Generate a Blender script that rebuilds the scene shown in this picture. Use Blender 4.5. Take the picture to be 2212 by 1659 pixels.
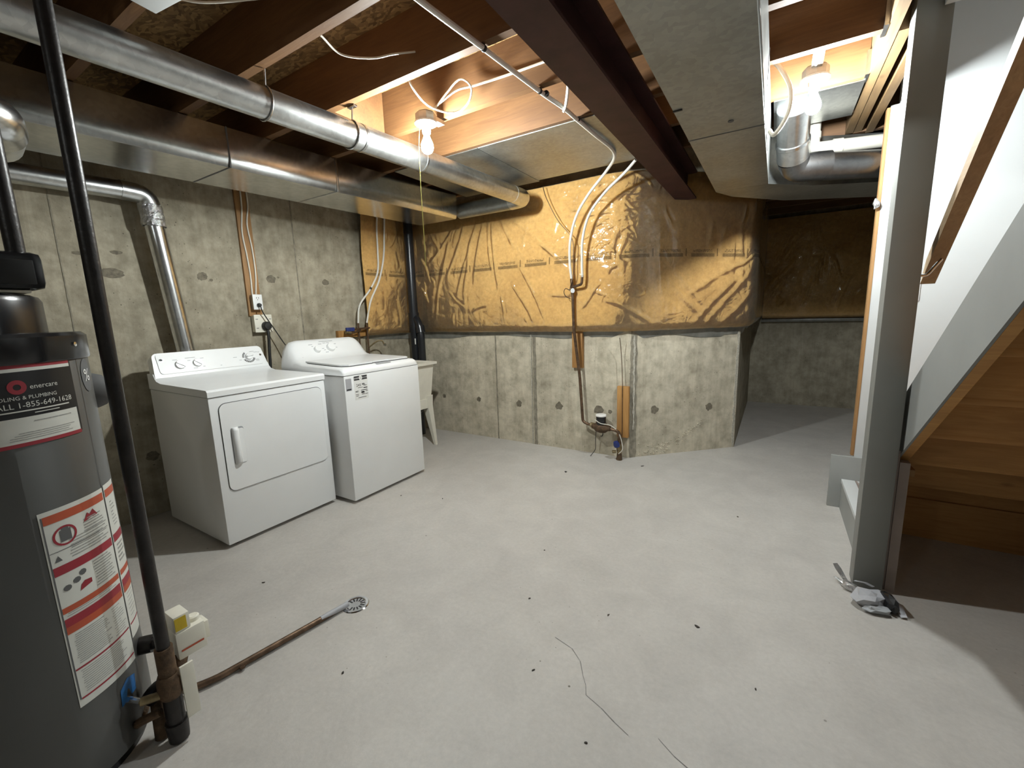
import bpy, bmesh, math, random
import numpy as np
from mathutils import Vector, Matrix

random.seed(7)
rng = np.random.default_rng(7)
for _o in list(bpy.data.objects):
    bpy.data.objects.remove(_o)
scene = bpy.context.scene
COL = scene.collection

# ------------------------------------------------------------------ camera
CAM_R = ((0.85219, 0.52238, -0.02994), (0.06059, -0.15535, -0.98600), (-0.51971, 0.83844, -0.16404))
cam_data = bpy.data.cameras.new('camera')
cam = bpy.data.objects.new('camera', cam_data)
COL.objects.link(cam)
_r, _d, _f = [Vector(v).normalized() for v in CAM_R]
_m = Matrix((_r, -_d, -_f)).transposed().to_4x4()
_m.translation = Vector((0, 0, 1.26))
cam.matrix_world = _m
cam_data.sensor_width = 36.0
cam_data.lens = 915.0 / 2212.0 * 36.0
cam_data.clip_start = 0.02
scene.camera = cam

# ------------------------------------------------------------------ world, exposure
world = bpy.data.worlds.new('world')
scene.world = world
world.use_nodes = True
world.node_tree.nodes['Background'].inputs[0].default_value = (0.0, 0.0, 0.0, 1)
world.node_tree.nodes['Background'].inputs[1].default_value = 0.0
scene.view_settings.view_transform = 'Standard'
scene.view_settings.look = 'None'
scene.view_settings.exposure = 0.0
scene.view_settings.gamma = 1.0
scene.view_settings.use_curve_mapping = False
scene.cycles.use_denoising = True
scene.cycles.max_bounces = 6
scene.cycles.diffuse_bounces = 4
scene.cycles.glossy_bounces = 3
scene.cycles.transparent_max_bounces = 8
scene.cycles.use_adaptive_sampling = True
scene.cycles.adaptive_threshold = 0.03
scene.cycles.sample_clamp_indirect = 4.0
BULB_POWER = 2300.0
BULB_POWER_BEHIND = 190.0
BULB_POWER_STAIR = 1850.0
BULB_TINT = (0.94, 1.0, 0.99)

# ------------------------------------------------------------------ materials
def _nt(name):
    m = bpy.data.materials.new(name)
    m.use_nodes = True
    nt = m.node_tree
    b = nt.nodes['Principled BSDF']
    return m, nt, b

def _coords(nt, scale=(1, 1, 1), rand=True):
    tc = nt.nodes.new('ShaderNodeTexCoord')
    out = tc.outputs['Object']
    if rand:
        oi = nt.nodes.new('ShaderNodeObjectInfo')
        mul = nt.nodes.new('ShaderNodeMath'); mul.operation = 'MULTIPLY'; mul.inputs[1].default_value = 37.0
        nt.links.new(oi.outputs['Random'], mul.inputs[0])
        add = nt.nodes.new('ShaderNodeVectorMath'); add.operation = 'ADD'
        nt.links.new(out, add.inputs[0]); nt.links.new(mul.outputs[0], add.inputs[1])
        out = add.outputs[0]
    mp = nt.nodes.new('ShaderNodeMapping')
    mp.inputs['Scale'].default_value = scale
    nt.links.new(out, mp.inputs['Vector'])
    return mp.outputs['Vector']

def _noise(nt, vec, scale, detail=4, rough=0.55, dist=0.0):
    n = nt.nodes.new('ShaderNodeTexNoise')
    n.inputs['Scale'].default_value = scale
    n.inputs['Detail'].default_value = detail
    n.inputs['Roughness'].default_value = rough
    n.inputs['Distortion'].default_value = dist
    nt.links.new(vec, n.inputs['Vector'])
    return n.outputs['Fac']

def _ramp(nt, fac, stops):
    r = nt.nodes.new('ShaderNodeValToRGB')
    e = r.color_ramp.elements
    while len(e) < len(stops):
        e.new(0.5)
    for i, (p, c) in enumerate(stops):
        e[i].position = p
        e[i].color = tuple(c) + (1,) if len(c) == 3 else c
    nt.links.new(fac, r.inputs['Fac'])
    return r.outputs['Color']

def _mix(nt, a, b, fac, mode='MIX'):
    n = nt.nodes.new('ShaderNodeMix'); n.data_type = 'RGBA'; n.blend_type = mode
    for sock, v in ((n.inputs[0], fac), (n.inputs[6], a), (n.inputs[7], b)):
        if isinstance(v, (int, float)):
            sock.default_value = v
        elif isinstance(v, tuple):
            sock.default_value = v + (1,) if len(v) == 3 else v
        else:
            nt.links.new(v, sock)
    return n.outputs[2]

def _bump(nt, b, height, strength, dist=0.01, prev=None):
    n = nt.nodes.new('ShaderNodeBump')
    n.inputs['Strength'].default_value = strength
    n.inputs['Distance'].default_value = dist
    nt.links.new(height, n.inputs['Height'])
    if prev is not None:
        nt.links.new(prev, n.inputs['Normal'])
    nt.links.new(n.outputs['Normal'], b.inputs['Normal'])
    return n.outputs['Normal']

def simple(name, col, rough=0.5, metal=0.0, var=0.12, scale=14.0, bump=0.0, coat=0.0, spec=0.5):
    m, nt, b = _nt(name)
    v = _coords(nt)
    n = _noise(nt, v, scale, 5)
    c0 = tuple(max(0, x * (1 - var)) for x in col); c1 = tuple(min(1, x * (1 + var)) for x in col)
    nt.links.new(_ramp(nt, n, [(0.3, c0), (0.7, c1)]), b.inputs['Base Color'])
    b.inputs['Roughness'].default_value = rough
    b.inputs['Metallic'].default_value = metal
    b.inputs['Specular IOR Level'].default_value = spec
    b.inputs['Coat Weight'].default_value = coat
    if bump:
        _bump(nt, b, _noise(nt, v, scale * 4, 4), bump, 0.004)
    return m

def wood(name, c0, c1, axis='X', rough=0.65, knots=True, grime=0.0):
    m, nt, b = _nt(name)
    sc = {'X': (1.2, 14, 14), 'Y': (14, 1.2, 14), 'Z': (14, 14, 1.2)}[axis]
    v = _coords(nt, sc)
    v2 = _coords(nt, {'X': (.5, 1.6, 1.6), 'Y': (1.6, .5, 1.6), 'Z': (1.6, 1.6, .5)}[axis])
    grain = _noise(nt, v, 3.0, 6, 0.6, 1.5)
    col = _ramp(nt, grain, [(0.25, c0), (0.75, c1)])
    big = _noise(nt, v2, 3.0, 3)
    col = _mix(nt, col, _ramp(nt, big, [(0.3, (.72, .66, .60)), (0.7, (1.06, 1.04, 1.0))]), 1.0, 'MULTIPLY')
    if knots:
        vo = nt.nodes.new('ShaderNodeTexVoronoi'); vo.inputs['Scale'].default_value = 2.6
        nt.links.new(_coords(nt, {'X': (.9, 2.2, 2.2), 'Y': (2.2, .9, 2.2), 'Z': (2.2, 2.2, .9)}[axis]), vo.inputs['Vector'])
        k = _ramp(nt, vo.outputs['Distance'], [(0.03, (.22, .14, .10)), (0.085, (1, 1, 1))])
        col = _mix(nt, col, k, 0.8, 'MULTIPLY')
    nt.links.new(col, b.inputs['Base Color'])
    b.inputs['Roughness'].default_value = rough
    _bump(nt, b, grain, 0.15, 0.004)
    return m

def concrete_mat(name, base, dark, streak=0.5):
    m, nt, b = _nt(name)
    v = _coords(nt, rand=False)
    n1 = _noise(nt, v, 1.3, 6, 0.6)
    n2 = _noise(nt, v, 9.0, 6, 0.65)
    vs = _coords(nt, (9, 9, 0.8), rand=False)
    n3 = _noise(nt, vs, 1.6, 5, 0.7, 0.8)
    col = _ramp(nt, n1, [(0.3, dark), (0.62, base)])
    col = _mix(nt, col, _ramp(nt, n2, [(0.28, (.62, .61, .58)), (0.62, (1.08, 1.07, 1.06))]), 1.0, 'MULTIPLY')
    col = _mix(nt, col, _ramp(nt, n3, [(0.38, (.70, .68, .64)), (0.58, (1.04, 1.04, 1.04))]), streak, 'MULTIPLY')
    vo = nt.nodes.new('ShaderNodeTexVoronoi'); vo.inputs['Scale'].default_value = 34.0
    nt.links.new(v, vo.inputs['Vector'])
    pit = _ramp(nt, vo.outputs['Distance'], [(0.07, (0.25, .25, .25)), (0.15, (1, 1, 1))])
    gate = _ramp(nt, _noise(nt, v, 5.0, 3), [(0.50, (0, 0, 0)), (0.60, (1, 1, 1))])
    col = _mix(nt, col, pit, gate, 'MULTIPLY')
    nt.links.new(col, b.inputs['Base Color'])
    b.inputs['Roughness'].default_value = 0.9
    b.inputs['Specular IOR Level'].default_value = 0.25
    nb = _bump(nt, b, n2, 0.5, 0.012)
    _bump(nt, b, _noise(nt, v, 60, 4), 0.35, 0.004, nb)
    return m

def floor_mat():
    m, nt, b = _nt('painted_concrete')
    v = _coords(nt, rand=False)
    n1 = _noise(nt, v, 0.9, 5, 0.6)
    n2 = _noise(nt, v, 5.0, 6, 0.6, 0.6)
    col = _ramp(nt, n1, [(0.3, (.475, .450, .418)), (0.7, (.545, .515, .475))])
    col = _mix(nt, col, _ramp(nt, n2, [(0.3, (.90, .90, .90)), (0.7, (1.05, 1.05, 1.05))]), 1.0, 'MULTIPLY')
    col = _mix(nt, col, _ramp(nt, _noise(nt, v, 55, 5, .7), [(0.3, (.93, .93, .93)), (0.7, (1.06, 1.06, 1.06))]), 1.0, 'MULTIPLY')
    vo = nt.nodes.new('ShaderNodeTexVoronoi'); vo.inputs['Scale'].default_value = 6.5
    nt.links.new(_coords(nt, (1, 1, 1), rand=False), vo.inputs['Vector'])
    chip = _ramp(nt, vo.outputs['Distance'], [(0.020, (.28, .26, .22)), (0.034, (1, 1, 1))])
    gate = _ramp(nt, _noise(nt, v, 2.3, 2), [(0.46, (0, 0, 0)), (0.50, (1, 1, 1))])
    col = _mix(nt, col, chip, gate, 'MULTIPLY')
    vo2 = nt.nodes.new('ShaderNodeTexVoronoi'); vo2.inputs['Scale'].default_value = 21.0
    nt.links.new(v, vo2.inputs['Vector'])
    chip2 = _ramp(nt, vo2.outputs['Distance'], [(0.03, (.55, .53, .48)), (0.07, (1, 1, 1))])
    gate2 = _ramp(nt, _noise(nt, v, 1.7, 3), [(0.52, (0, 0, 0)), (0.57, (1, 1, 1))])
    col = _mix(nt, col, chip2, gate2, 'MULTIPLY')
    nt.links.new(col, b.inputs['Base Color'])
    b.inputs['Roughness'].default_value = 0.52
    b.inputs['Specular IOR Level'].default_value = 0.35
    nb = _bump(nt, b, n2, 0.25, 0.01)
    _bump(nt, b, _noise(nt, v, 40, 4), 0.12, 0.003, nb)
    return m

def galv(name, col=(.60, .61, .60), rough=0.30):
    m, nt, b = _nt(name)
    v = _coords(nt)
    vo = nt.nodes.new('ShaderNodeTexVoronoi'); vo.inputs['Scale'].default_value = 55.0
    nt.links.new(v, vo.inputs['Vector'])
    n = _noise(nt, v, 4.0, 5)
    c = _ramp(nt, n, [(0.3, tuple(x * .82 for x in col)), (0.7, tuple(min(1, x * 1.1) for x in col))])
    sp = nt.nodes.new('ShaderNodeSeparateColor'); nt.links.new(vo.outputs['Color'], sp.inputs[0])
    c = _mix(nt, c, _ramp(nt, sp.outputs[0], [(0, (.90, .90, .91)), (1, (1.06, 1.06, 1.06))]), 1.0, 'MULTIPLY')
    nt.links.new(c, b.inputs['Base Color'])
    b.inputs['Metallic'].default_value = 1.0
    rr = nt.nodes.new('ShaderNodeMapRange')
    rr.inputs['To Min'].default_value = rough * 0.75; rr.inputs['To Max'].default_value = rough * 1.35
    nt.links.new(n, rr.inputs['Value']); nt.links.new(rr.outputs[0], b.inputs['Roughness'])
    _bump(nt, b, _noise(nt, v, 2.2, 3), 0.12, 0.02)
    return m

def osb_mat():
    m, nt, b = _nt('osb_board')
    v = _coords(nt, (1, 1, 1), rand=False)
    nz = nt.nodes.new('ShaderNodeTexNoise'); nz.inputs['Scale'].default_value = 5.0
    nt.links.new(v, nz.inputs['Vector'])
    vm = _mix(nt, v, nz.outputs['Color'], 0.12)
    vo = nt.nodes.new('ShaderNodeTexVoronoi'); vo.inputs['Scale'].default_value = 40.0
    mp = nt.nodes.new('ShaderNodeMapping'); mp.inputs['Scale'].default_value = (1, 2.2, 1)
    nt.links.new(vm, mp.inputs['Vector']); nt.links.new(mp.outputs[0], vo.inputs['Vector'])
    sp = nt.nodes.new('ShaderNodeSeparateColor'); nt.links.new(vo.outputs['Color'], sp.inputs[0])
    nt.links.new(_ramp(nt, sp.outputs[0], [(0, (.13, .068, .022)), (.5, (.25, .145, .055)), (1, (.40, .25, .10))]), b.inputs['Base Color'])
    b.inputs['Roughness'].default_value = 0.6
    _bump(nt, b, sp.outputs[1], 0.5, 0.006)
    return m

def insulation_mat():
    m, nt, b = _nt('fibreglass_batt')
    v = _coords(nt, rand=False)
    n1 = _noise(nt, v, 3.0, 6, 0.6, 0.5)
    n2 = _noise(nt, v, 30.0, 6, 0.7)
    col = _ramp(nt, n1, [(0.3, (.65, .42, .150)), (0.7, (.80, .555, .225))])
    col = _mix(nt, col, _ramp(nt, n2, [(0.3, (.78, .74, .66)), (0.7, (1.08, 1.06, 1.03))]), 1.0, 'MULTIPLY')
    nt.links.new(col, b.inputs['Base Color'])
    b.inputs['Roughness'].default_value = 0.95
    b.inputs['Specular IOR Level'].default_value = 0.1
    _bump(nt, b, n2, 0.5, 0.01)
    return m

def film_mat():
    m, nt, b = _nt('clear_poly_film')
    out = nt.nodes['Material Output']
    tc = nt.nodes.new('ShaderNodeTexCoord')
    uv = tc.outputs['UV']
    v = _coords(nt, rand=False)
    tr = nt.nodes.new('ShaderNodeBsdfTransparent'); tr.inputs[0].default_value = (.97, .95, .90, 1)
    gl = nt.nodes.new('ShaderNodeBsdfGlossy'); gl.inputs['Roughness'].default_value = 0.075
    gl.inputs['Color'].default_value = (1, 1, 1, 1)
    bp = nt.nodes.new('ShaderNodeBump'); bp.inputs['Strength'].default_value = 0.35; bp.inputs['Distance'].default_value = 0.02
    nt.links.new(_noise(nt, v, 9.0, 4, 0.5, 1.2), bp.inputs['Height'])
    nt.links.new(bp.outputs[0], gl.inputs['Normal'])
    lw = nt.nodes.new('ShaderNodeFresnel'); lw.inputs['IOR'].default_value = 1.5
    nt.links.new(bp.outputs[0], lw.inputs['Normal'])
    mul = nt.nodes.new('ShaderNodeMath'); mul.operation = 'MULTIPLY'; mul.inputs[1].default_value = 1.1; mul.use_clamp = True
    nt.links.new(lw.outputs[0], mul.inputs[0])
    ms = nt.nodes.new('ShaderNodeMixShader')
    nt.links.new(mul.outputs[0], ms.inputs[0]); nt.links.new(tr.outputs[0], ms.inputs[1]); nt.links.new(gl.outputs[0], ms.inputs[2])
    hz = nt.nodes.new('ShaderNodeBsdfDiffuse'); hz.inputs[0].default_value = (.80, .74, .60, 1)
    msh = nt.nodes.new('ShaderNodeMixShader'); msh.inputs[0].default_value = 0.07
    nt.links.new(ms.outputs[0], msh.inputs[1]); nt.links.new(hz.outputs[0], msh.inputs[2])
    ms = msh
    # printed rows of small unreadable type along the film
    sep = nt.nodes.new('ShaderNodeSeparateXYZ'); nt.links.new(uv, sep.inputs[0])
    def math_(op, a, b_=None, clamp=False):
        n = nt.nodes.new('ShaderNodeMath'); n.operation = op; n.use_clamp = clamp
        for i, x in enumerate((a, b_)):
            if x is None: continue
            if isinstance(x, (int, float)): n.inputs[i].default_value = x
            else: nt.links.new(x, n.inputs[i])
        return n.outputs[0]
    PER = 0.285
    fx = math_('FRACT', math_('DIVIDE', sep.outputs[0], PER))
    def band(val, a, b_):
        return math_('MULTIPLY', math_('GREATER_THAN', val, a), math_('LESS_THAN', val, b_))
    z = sep.outputs[1]
    vt = _coords(nt, (150, 150, 420), rand=False)
    typ = math_('GREATER_THAN', _noise(nt, vt, 1.0, 2), 0.47)
    vt2 = _coords(nt, (90, 90, 200), rand=False)
    typ2 = math_('GREATER_THAN', _noise(nt, vt2, 1.0, 2), 0.50)
    bar = math_('MULTIPLY', math_('MULTIPLY', band(fx, 0.06, 0.80), band(z, 1.664, 1.690)), math_('ADD', math_('MULTIPLY', typ, .45), .55))
    row = math_('MULTIPLY', math_('MULTIPLY', band(fx, 0.12, 0.72), band(z, 1.700, 1.722)), typ2)
    tick = math_('MULTIPLY', band(fx, 0.88, 0.915), band(z, 1.668, 1.728))
    pr = math_('MULTIPLY', math_('MAXIMUM', math_('MAXIMUM', bar, row), tick), 0.5)
    df = nt.nodes.new('ShaderNodeBsdfDiffuse'); df.inputs[0].default_value = (.05, .035, .02, 1)
    ms2 = nt.nodes.new('ShaderNodeMixShader')
    nt.links.new(pr, ms2.inputs[0]); nt.links.new(ms.outputs[0], ms2.inputs[1]); nt.links.new(df.outputs[0], ms2.inputs[2])
    nt.links.new(ms2.outputs[0], out.inputs['Surface'])
    return m

def emit_mat(name, col, strength):
    m, nt, b = _nt(name)
    b.inputs['Base Color'].default_value = (1, 1, 1, 1)
    b.inputs['Emission Color'].default_value = col + (1,)
    b.inputs['Emission Strength'].default_value = strength
    return m

MAT = {}
MAT['floor'] = floor_mat()
MAT['concrete'] = concrete_mat('concrete_wall', (.415, .375, .288), (.345, .312, .24), .40)
MAT['concrete_pale'] = concrete_mat('concrete_wall_pale', (.60, .545, .43), (.50, .455, .36), .40)
MAT['concrete_patch'] = simple('concrete_patch', (.165, .143, .105), .95, var=.35, scale=45)
MAT['concrete_seam'] = simple('concrete_seam', (.24, .215, .165), .95, var=.3, scale=30)
MAT['concrete_light'] = simple('concrete_ridge', (.44, .41, .34), .95, var=.25, scale=70, bump=.6)
MAT['joist'] = wood('fir_joist', (.110, .049, .016), (.170, .085, .029), 'X')
MAT['joist_y'] = wood('pine_header', (.15, .090, .038), (.22, .140, .062), 'Y')
MAT['stud'] = wood('pine_stud', (.30, .16, .062), (.44, .26, .11), 'Z')
MAT['stair_wood'] = wood('stair_board', (.42, .20, .060), (.58, .32, .105), 'X')
MAT['block'] = wood('nailer_block', (.38, .19, .055), (.52, .29, .095), 'Z')
MAT['handrail'] = wood('handrail_wood', (.26, .19, .12), (.38, .29, .19), 'Y', knots=False)
MAT['osb'] = osb_mat()
MAT['galv'] = galv('galvanized_steel')
MAT['galv_dull'] = galv('galvanized_sheet', (.38, .39, .37), .45)
MAT['galv_shaded'] = galv('galvanized_shaded', (.20, .20, .20), .35)  # same steel, darkened in colour for the shaded boot elbow and run
MAT['galv_bright'] = galv('galvanized_bright', (.68, .69, .69), .22)
MAT['galv_mirror'] = galv('galvanized_smooth', (.60, .61, .60), .20)
MAT['foil'] = simple('aluminium_foil', (.58, .58, .58), .18, .9, var=.05, scale=40, bump=1.0)
MAT['beam'] = simple('red_primer_steel', (.060, .022, .021), .55, var=.25, scale=9, bump=.1, spec=.3)
MAT['insulation'] = insulation_mat()
MAT['film'] = film_mat()
MAT['skirt'] = simple('dusty_plastic', (.20, .195, .17), .30, var=.3, scale=12, bump=.3)
MAT['white'] = simple('white_enamel', (.82, .825, .82), .32, var=.015, scale=6, coat=.2)
MAT['white_plastic'] = simple('white_plastic', (.82, .825, .82), .38, var=.02, scale=8)
MAT['grey_groove'] = simple('seam_shadow_gap', (.10, .10, .10), .7, var=.1)
MAT['grey_print'] = simple('grey_print', (.36, .37, .38), .6, var=.1)
MAT['black_print'] = simple('black_print', (.02, .02, .022), .5, var=.1)
MAT['sticker'] = simple('paper_label', (.78, .78, .75), .55, var=.04)
MAT['sticker_grey'] = simple('grey_label', (.40, .40, .42), .45, var=.06)
MAT['chrome'] = simple('chrome', (.85, .85, .86), .12, 1.0, var=.03)
MAT['silver_knob'] = simple('satin_silver', (.80, .80, .80), .28, .55, var=.04)
MAT['cream'] = simple('cream_plastic', (.74, .71, .61), .45, var=.04)
MAT['tub'] = simple('tub_plastic', (.72, .69, .60), .5, var=.04)
MAT['abs'] = simple('black_abs', (.012, .013, .016), .28, var=.2)
MAT['black_pipe'] = simple('black_iron', (.020, .017, .016), .38, .3, var=.4, scale=25, bump=.2)
MAT['rust_pipe'] = simple('rusty_iron', (.10, .060, .032), .65, .3, var=.5, scale=40, bump=.5)
MAT['copper'] = simple('aged_copper', (.15, .095, .06), .42, .7, var=.4, scale=30)
MAT['brass'] = simple('dull_brass', (.28, .22, .12), .45, .7, var=.3, scale=40)
MAT['pex'] = simple('white_pex', (.74, .72, .66), .4, var=.05)
MAT['cable'] = simple('white_cable', (.66, .63, .55), .5, var=.08)
MAT['black_rubber'] = simple('black_rubber', (.012, .012, .012), .5, var=.2)
MAT['string'] = simple('yellow_string', (.62, .62, .16), .8, var=.15, scale=90)
MAT['blue'] = simple('blue_plastic', (.02, .035, .16), .45, var=.25, scale=30)
MAT['heater'] = simple('heater_grey_paint', (.078, .078, .074), .36, var=.06, scale=6)
MAT['heater_black'] = simple('gloss_black_plastic', (.010, .010, .011), .22, var=.1)
MAT['label_black'] = simple('black_label', (.010, .010, .011), .35, var=.1)
MAT['label_white'] = simple('white_label', (.62, .62, .57), .5, var=.05)
MAT['label_red'] = simple('red_print', (.28, .018, .030), .5, var=.1)
MAT['label_orange'] = simple('orange_print', (.42, .075, .030), .5, var=.1)
MAT['label_text'] = simple('label_grey_type', (.30, .30, .28), .6, var=.25, scale=200)
MAT['label_blue'] = simple('blue_label', (.02, .15, .42), .5, var=.3, scale=40)
MAT['yellow'] = simple('yellow_tag', (.62, .44, .02), .5, var=.15)
MAT['drywall'] = simple('white_painted_drywall', (.54, .55, .545), .7, var=.025, scale=3, bump=.05)
MAT['grey_paint'] = simple('grey_painted_wood', (.30, .305, .29), .5, var=.06, scale=5, bump=.08)
MAT['post_paint'] = simple('grey_post_paint', (.20, .20, .185), .5, var=.05, scale=5, bump=.08)
MAT['stringer_paint'] = simple('pale_grey_stringer', (.215, .218, .208), .55, var=.05, scale=5, bump=.08)
MAT['pink_board'] = simple('bare_board', (.30, .24, .21), .7, var=.12, scale=8)
MAT['pvc'] = simple('white_pvc', (.42, .40, .345), .35, var=.04)
MAT['dark_debris'] = simple('dark_debris', (.05, .042, .035), .9, var=.4, scale=50)
MAT['crack'] = simple('crack_line', (.20, .195, .185), .95, var=.3, scale=40)
MAT['box_steel'] = simple('octagon_box_steel', (.42, .38, .33), .45, .6, var=.2)
MAT['porcelain'] = simple('porcelain', (.82, .80, .76), .3, var=.02)
MAT['bulb'] = emit_mat('lit_bulb', BULB_TINT, BULB_POWER)
MAT['bulb_stair'] = emit_mat('lit_bulb_cool', (0.93, 1.0, 1.02), BULB_POWER_STAIR)
MAT['bulb_behind'] = emit_mat('lit_bulb_low', BULB_TINT, BULB_POWER_BEHIND)

# ------------------------------------------------------------------ mesh builder
ORIGIN = {}

class MB:
    def __init__(self):
        self.v = []; self.f = []
    def add(self, verts, faces):
        o = len(self.v)
        self.v += [tuple(float(c) for c in p) for p in verts]
        self.f += [tuple(i + o for i in f) for f in faces]
        return self
    def box(self, x0, x1, y0, y1, z0, z1, b=0.0, mtx=None):
        if b <= 0:
            vs = [(x, y, z) for x in (x0, x1) for y in (y0, y1) for z in (z0, z1)]
            fs = [(0, 1, 3, 2), (4, 6, 7, 5), (0, 4, 5, 1), (2, 3, 7, 6), (0, 2, 6, 4), (1, 5, 7, 3)]
        else:
            bm = bmesh.new()
            bmesh.ops.create_cube(bm, size=1.0)
            for q in bm.verts:
                q.co = Vector(((x0 + x1) / 2 + q.co.x * (x1 - x0), (y0 + y1) / 2 + q.co.y * (y1 - y0), (z0 + z1) / 2 + q.co.z * (z1 - z0)))
            bmesh.ops.bevel(bm, geom=list(bm.edges), offset=b, segments=2, affect='EDGES', profile=0.6)
            bm.verts.index_update()
            vs = [tuple(q.co) for q in bm.verts]; fs = [tuple(q.index for q in f.verts) for f in bm.faces]
            bm.free()
        if mtx is not None:
            vs = [tuple(mtx @ Vector(p)) for p in vs]
        return self.add(vs, fs)
    def tube(self, pts, r, n=12, cap=True):
        pts = [Vector(p) for p in pts]
        k = len(pts)
        rs = [r] * k if isinstance(r, (int, float)) else list(r)
        t0 = (pts[1] - pts[0]).normalized()
        up = Vector((0, 0, 1)) if abs(t0.z) < 0.9 else Vector((1, 0, 0))
        nrm = (up - t0 * up.dot(t0)).normalized()
        vs = []
        for i in range(k):
            if i == 0: t = pts[1] - pts[0]
            elif i == k - 1: t = pts[-1] - pts[-2]
            else: t = (pts[i + 1] - pts[i]).normalized() + (pts[i] - pts[i - 1]).normalized()
            t.normalize()
            nrm = (nrm - t * nrm.dot(t)).normalized()
            bi = t.cross(nrm)
            for j in range(n):
                a = 2 * math.pi * j / n
                vs.append(pts[i] + nrm * (math.cos(a) * rs[i]) + bi * (math.sin(a) * rs[i]))
        fs = []
        for i in range(k - 1):
            for j in range(n):
                a = i * n + j; b = i * n + (j + 1) % n
                fs.append((a, b, b + n, a + n))
        if cap:
            fs.append(tuple(range(n))); fs.append(tuple((k - 1) * n + j for j in range(n)))
        return self.add(vs, fs)
    def lathe(self, prof, c=(0, 0, 0), n=24, axis=(0, 0, 1)):
        ax = Vector(axis).normalized()
        up = Vector((1, 0, 0)) if abs(ax.x) < 0.9 else Vector((0, 1, 0))
        u = (up - ax * up.dot(ax)).normalized(); w = ax.cross(u)
        c = Vector(c); vs = []
        for r, h in prof:
            for j in range(n):
                a = 2 * math.pi * j / n
                vs.append(c + ax * h + u * (math.cos(a) * r) + w * (math.sin(a) * r))
        fs = []
        for i in range(len(prof) - 1):
            for j in range(n):
                a = i * n + j; b = i * n + (j + 1) % n
                fs.append((a, b, b + n, a + n))
        if prof[0][0] > 1e-6: fs.append(tuple(range(n)))
        if prof[-1][0] > 1e-6: fs.append(tuple((len(prof) - 1) * n + j for j in range(n)))
        return self.add(vs, fs)
    def prism(self, poly, axis, a0, a1):
        n = len(poly)
        def P(p, a):
            if axis == 'x': return (a, p[0], p[1])
            if axis == 'y': return (p[0], a, p[1])
            return (p[0], p[1], a)
        vs = [P(p, a0) for p in poly] + [P(p, a1) for p in poly]
        fs = [tuple(range(n)), tuple(range(n, 2 * n))] + [(i, (i + 1) % n, n + (i + 1) % n, n + i) for i in range(n)]
        return self.add(vs, fs)
    def plate(self, outline, o, u, v, th):
        """outline in (u,v) metres from o, extruded by th along u x v"""
        o, u, v = Vector(o), Vector(u).normalized(), Vector(v).normalized()
        w = u.cross(v)
        n = len(outline)
        vs = [o + u * a + v * b for a, b in outline] + [o + u * a + v * b + w * th for a, b in outline]
        fs = [tuple(range(n)), tuple(range(n, 2 * n))] + [(i, (i + 1) % n, n + (i + 1) % n, n + i) for i in range(n)]
        return self.add(vs, fs)
    def build(self, name, mat, parent=None, loc=None, sharp=35.0, uv=None, smooth=True):
        if parent is not None:
            org = ORIGIN[parent]
        else:
            org = Vector(loc) if loc is not None else Vector((0, 0, 0))
        me = bpy.data.meshes.new(name)
        me.from_pydata([(x - org.x, y - org.y, z - org.z) for x, y, z in self.v], [], self.f)
        bm = bmesh.new(); bm.from_mesh(me)
        bmesh.ops.recalc_face_normals(bm, faces=bm.faces)
        bm.to_mesh(me); bm.free()
        if smooth:
            me.shade_smooth(); me.set_sharp_from_angle(angle=math.radians(sharp))
        me.materials.append(MAT[mat] if isinstance(mat, str) else mat)
        o = bpy.data.objects.new(name, me)
        COL.objects.link(o)
        if parent is not None:
            o.parent = parent
        else:
            o.location = org
        ORIGIN[o] = org
        return o

def tag(o, label, cat, group=None):
    o['label'] = label; o['category'] = cat
    if group: o['group'] = group
    return o

def thing(name, label, cat, loc, group=None):
    e = bpy.data.objects.new(name, None)
    e.empty_display_size = 0.1
    COL.objects.link(e)
    e.location = loc
    ORIGIN[e] = Vector(loc)
    return tag(e, label, cat, group)

def struct(o, label=None):
    o['kind'] = 'structure'
    if label: o['label'] = label
    return o

def rrect(u0, u1, v0, v1, r, k=5):
    pts = []
    for cx, cy, a0 in ((u1 - r, v1 - r, 0), (u0 + r, v1 - r, 90), (u0 + r, v0 + r, 180), (u1 - r, v0 + r, 270)):
        for i in range(k + 1):
            a = math.radians(a0 + 90 * i / k)
            pts.append((cx + r * math.cos(a), cy + r * math.sin(a)))
    return pts

def disc(r, n=20, cu=0, cv=0, ru=1.0):
    return [(cu + r * ru * math.cos(2 * math.pi * i / n), cv + r * math.sin(2 * math.pi * i / n)) for i in range(n)]

def spline(pts, k=8):
    P = [Vector(p) for p in pts]
    P = [P[0] * 2 - P[1]] + P + [P[-1] * 2 - P[-2]]
    out = []
    for i in range(1, len(P) - 2):
        for j in range(k):
            t = j / k
            a, b, c, d = P[i - 1], P[i], P[i + 1], P[i + 2]
            out.append(0.5 * ((2 * b) + (c - a) * t + (2 * a - 5 * b + 4 * c - d) * t * t + (3 * b - a - 3 * c + d) * t ** 3))
    out.append(P[-2].copy())
    return out

def bend(pts, r=0.04, k=6):
    """polyline with rounded corners"""
    P = [Vector(p) for p in pts]; out = [P[0]]
    for i in range(1, len(P) - 1):
        a = (P[i - 1] - P[i]); b = (P[i + 1] - P[i])
        rr = min(r, a.length * .45, b.length * .45)
        p0 = P[i] + a.normalized() * rr; p2 = P[i] + b.normalized() * rr
        for j in range(k + 1):
            t = j / k
            out.append(p0 * (1 - t) ** 2 + P[i] * 2 * t * (1 - t) + p2 * t * t)
    out.append(P[-1]); return out

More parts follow.
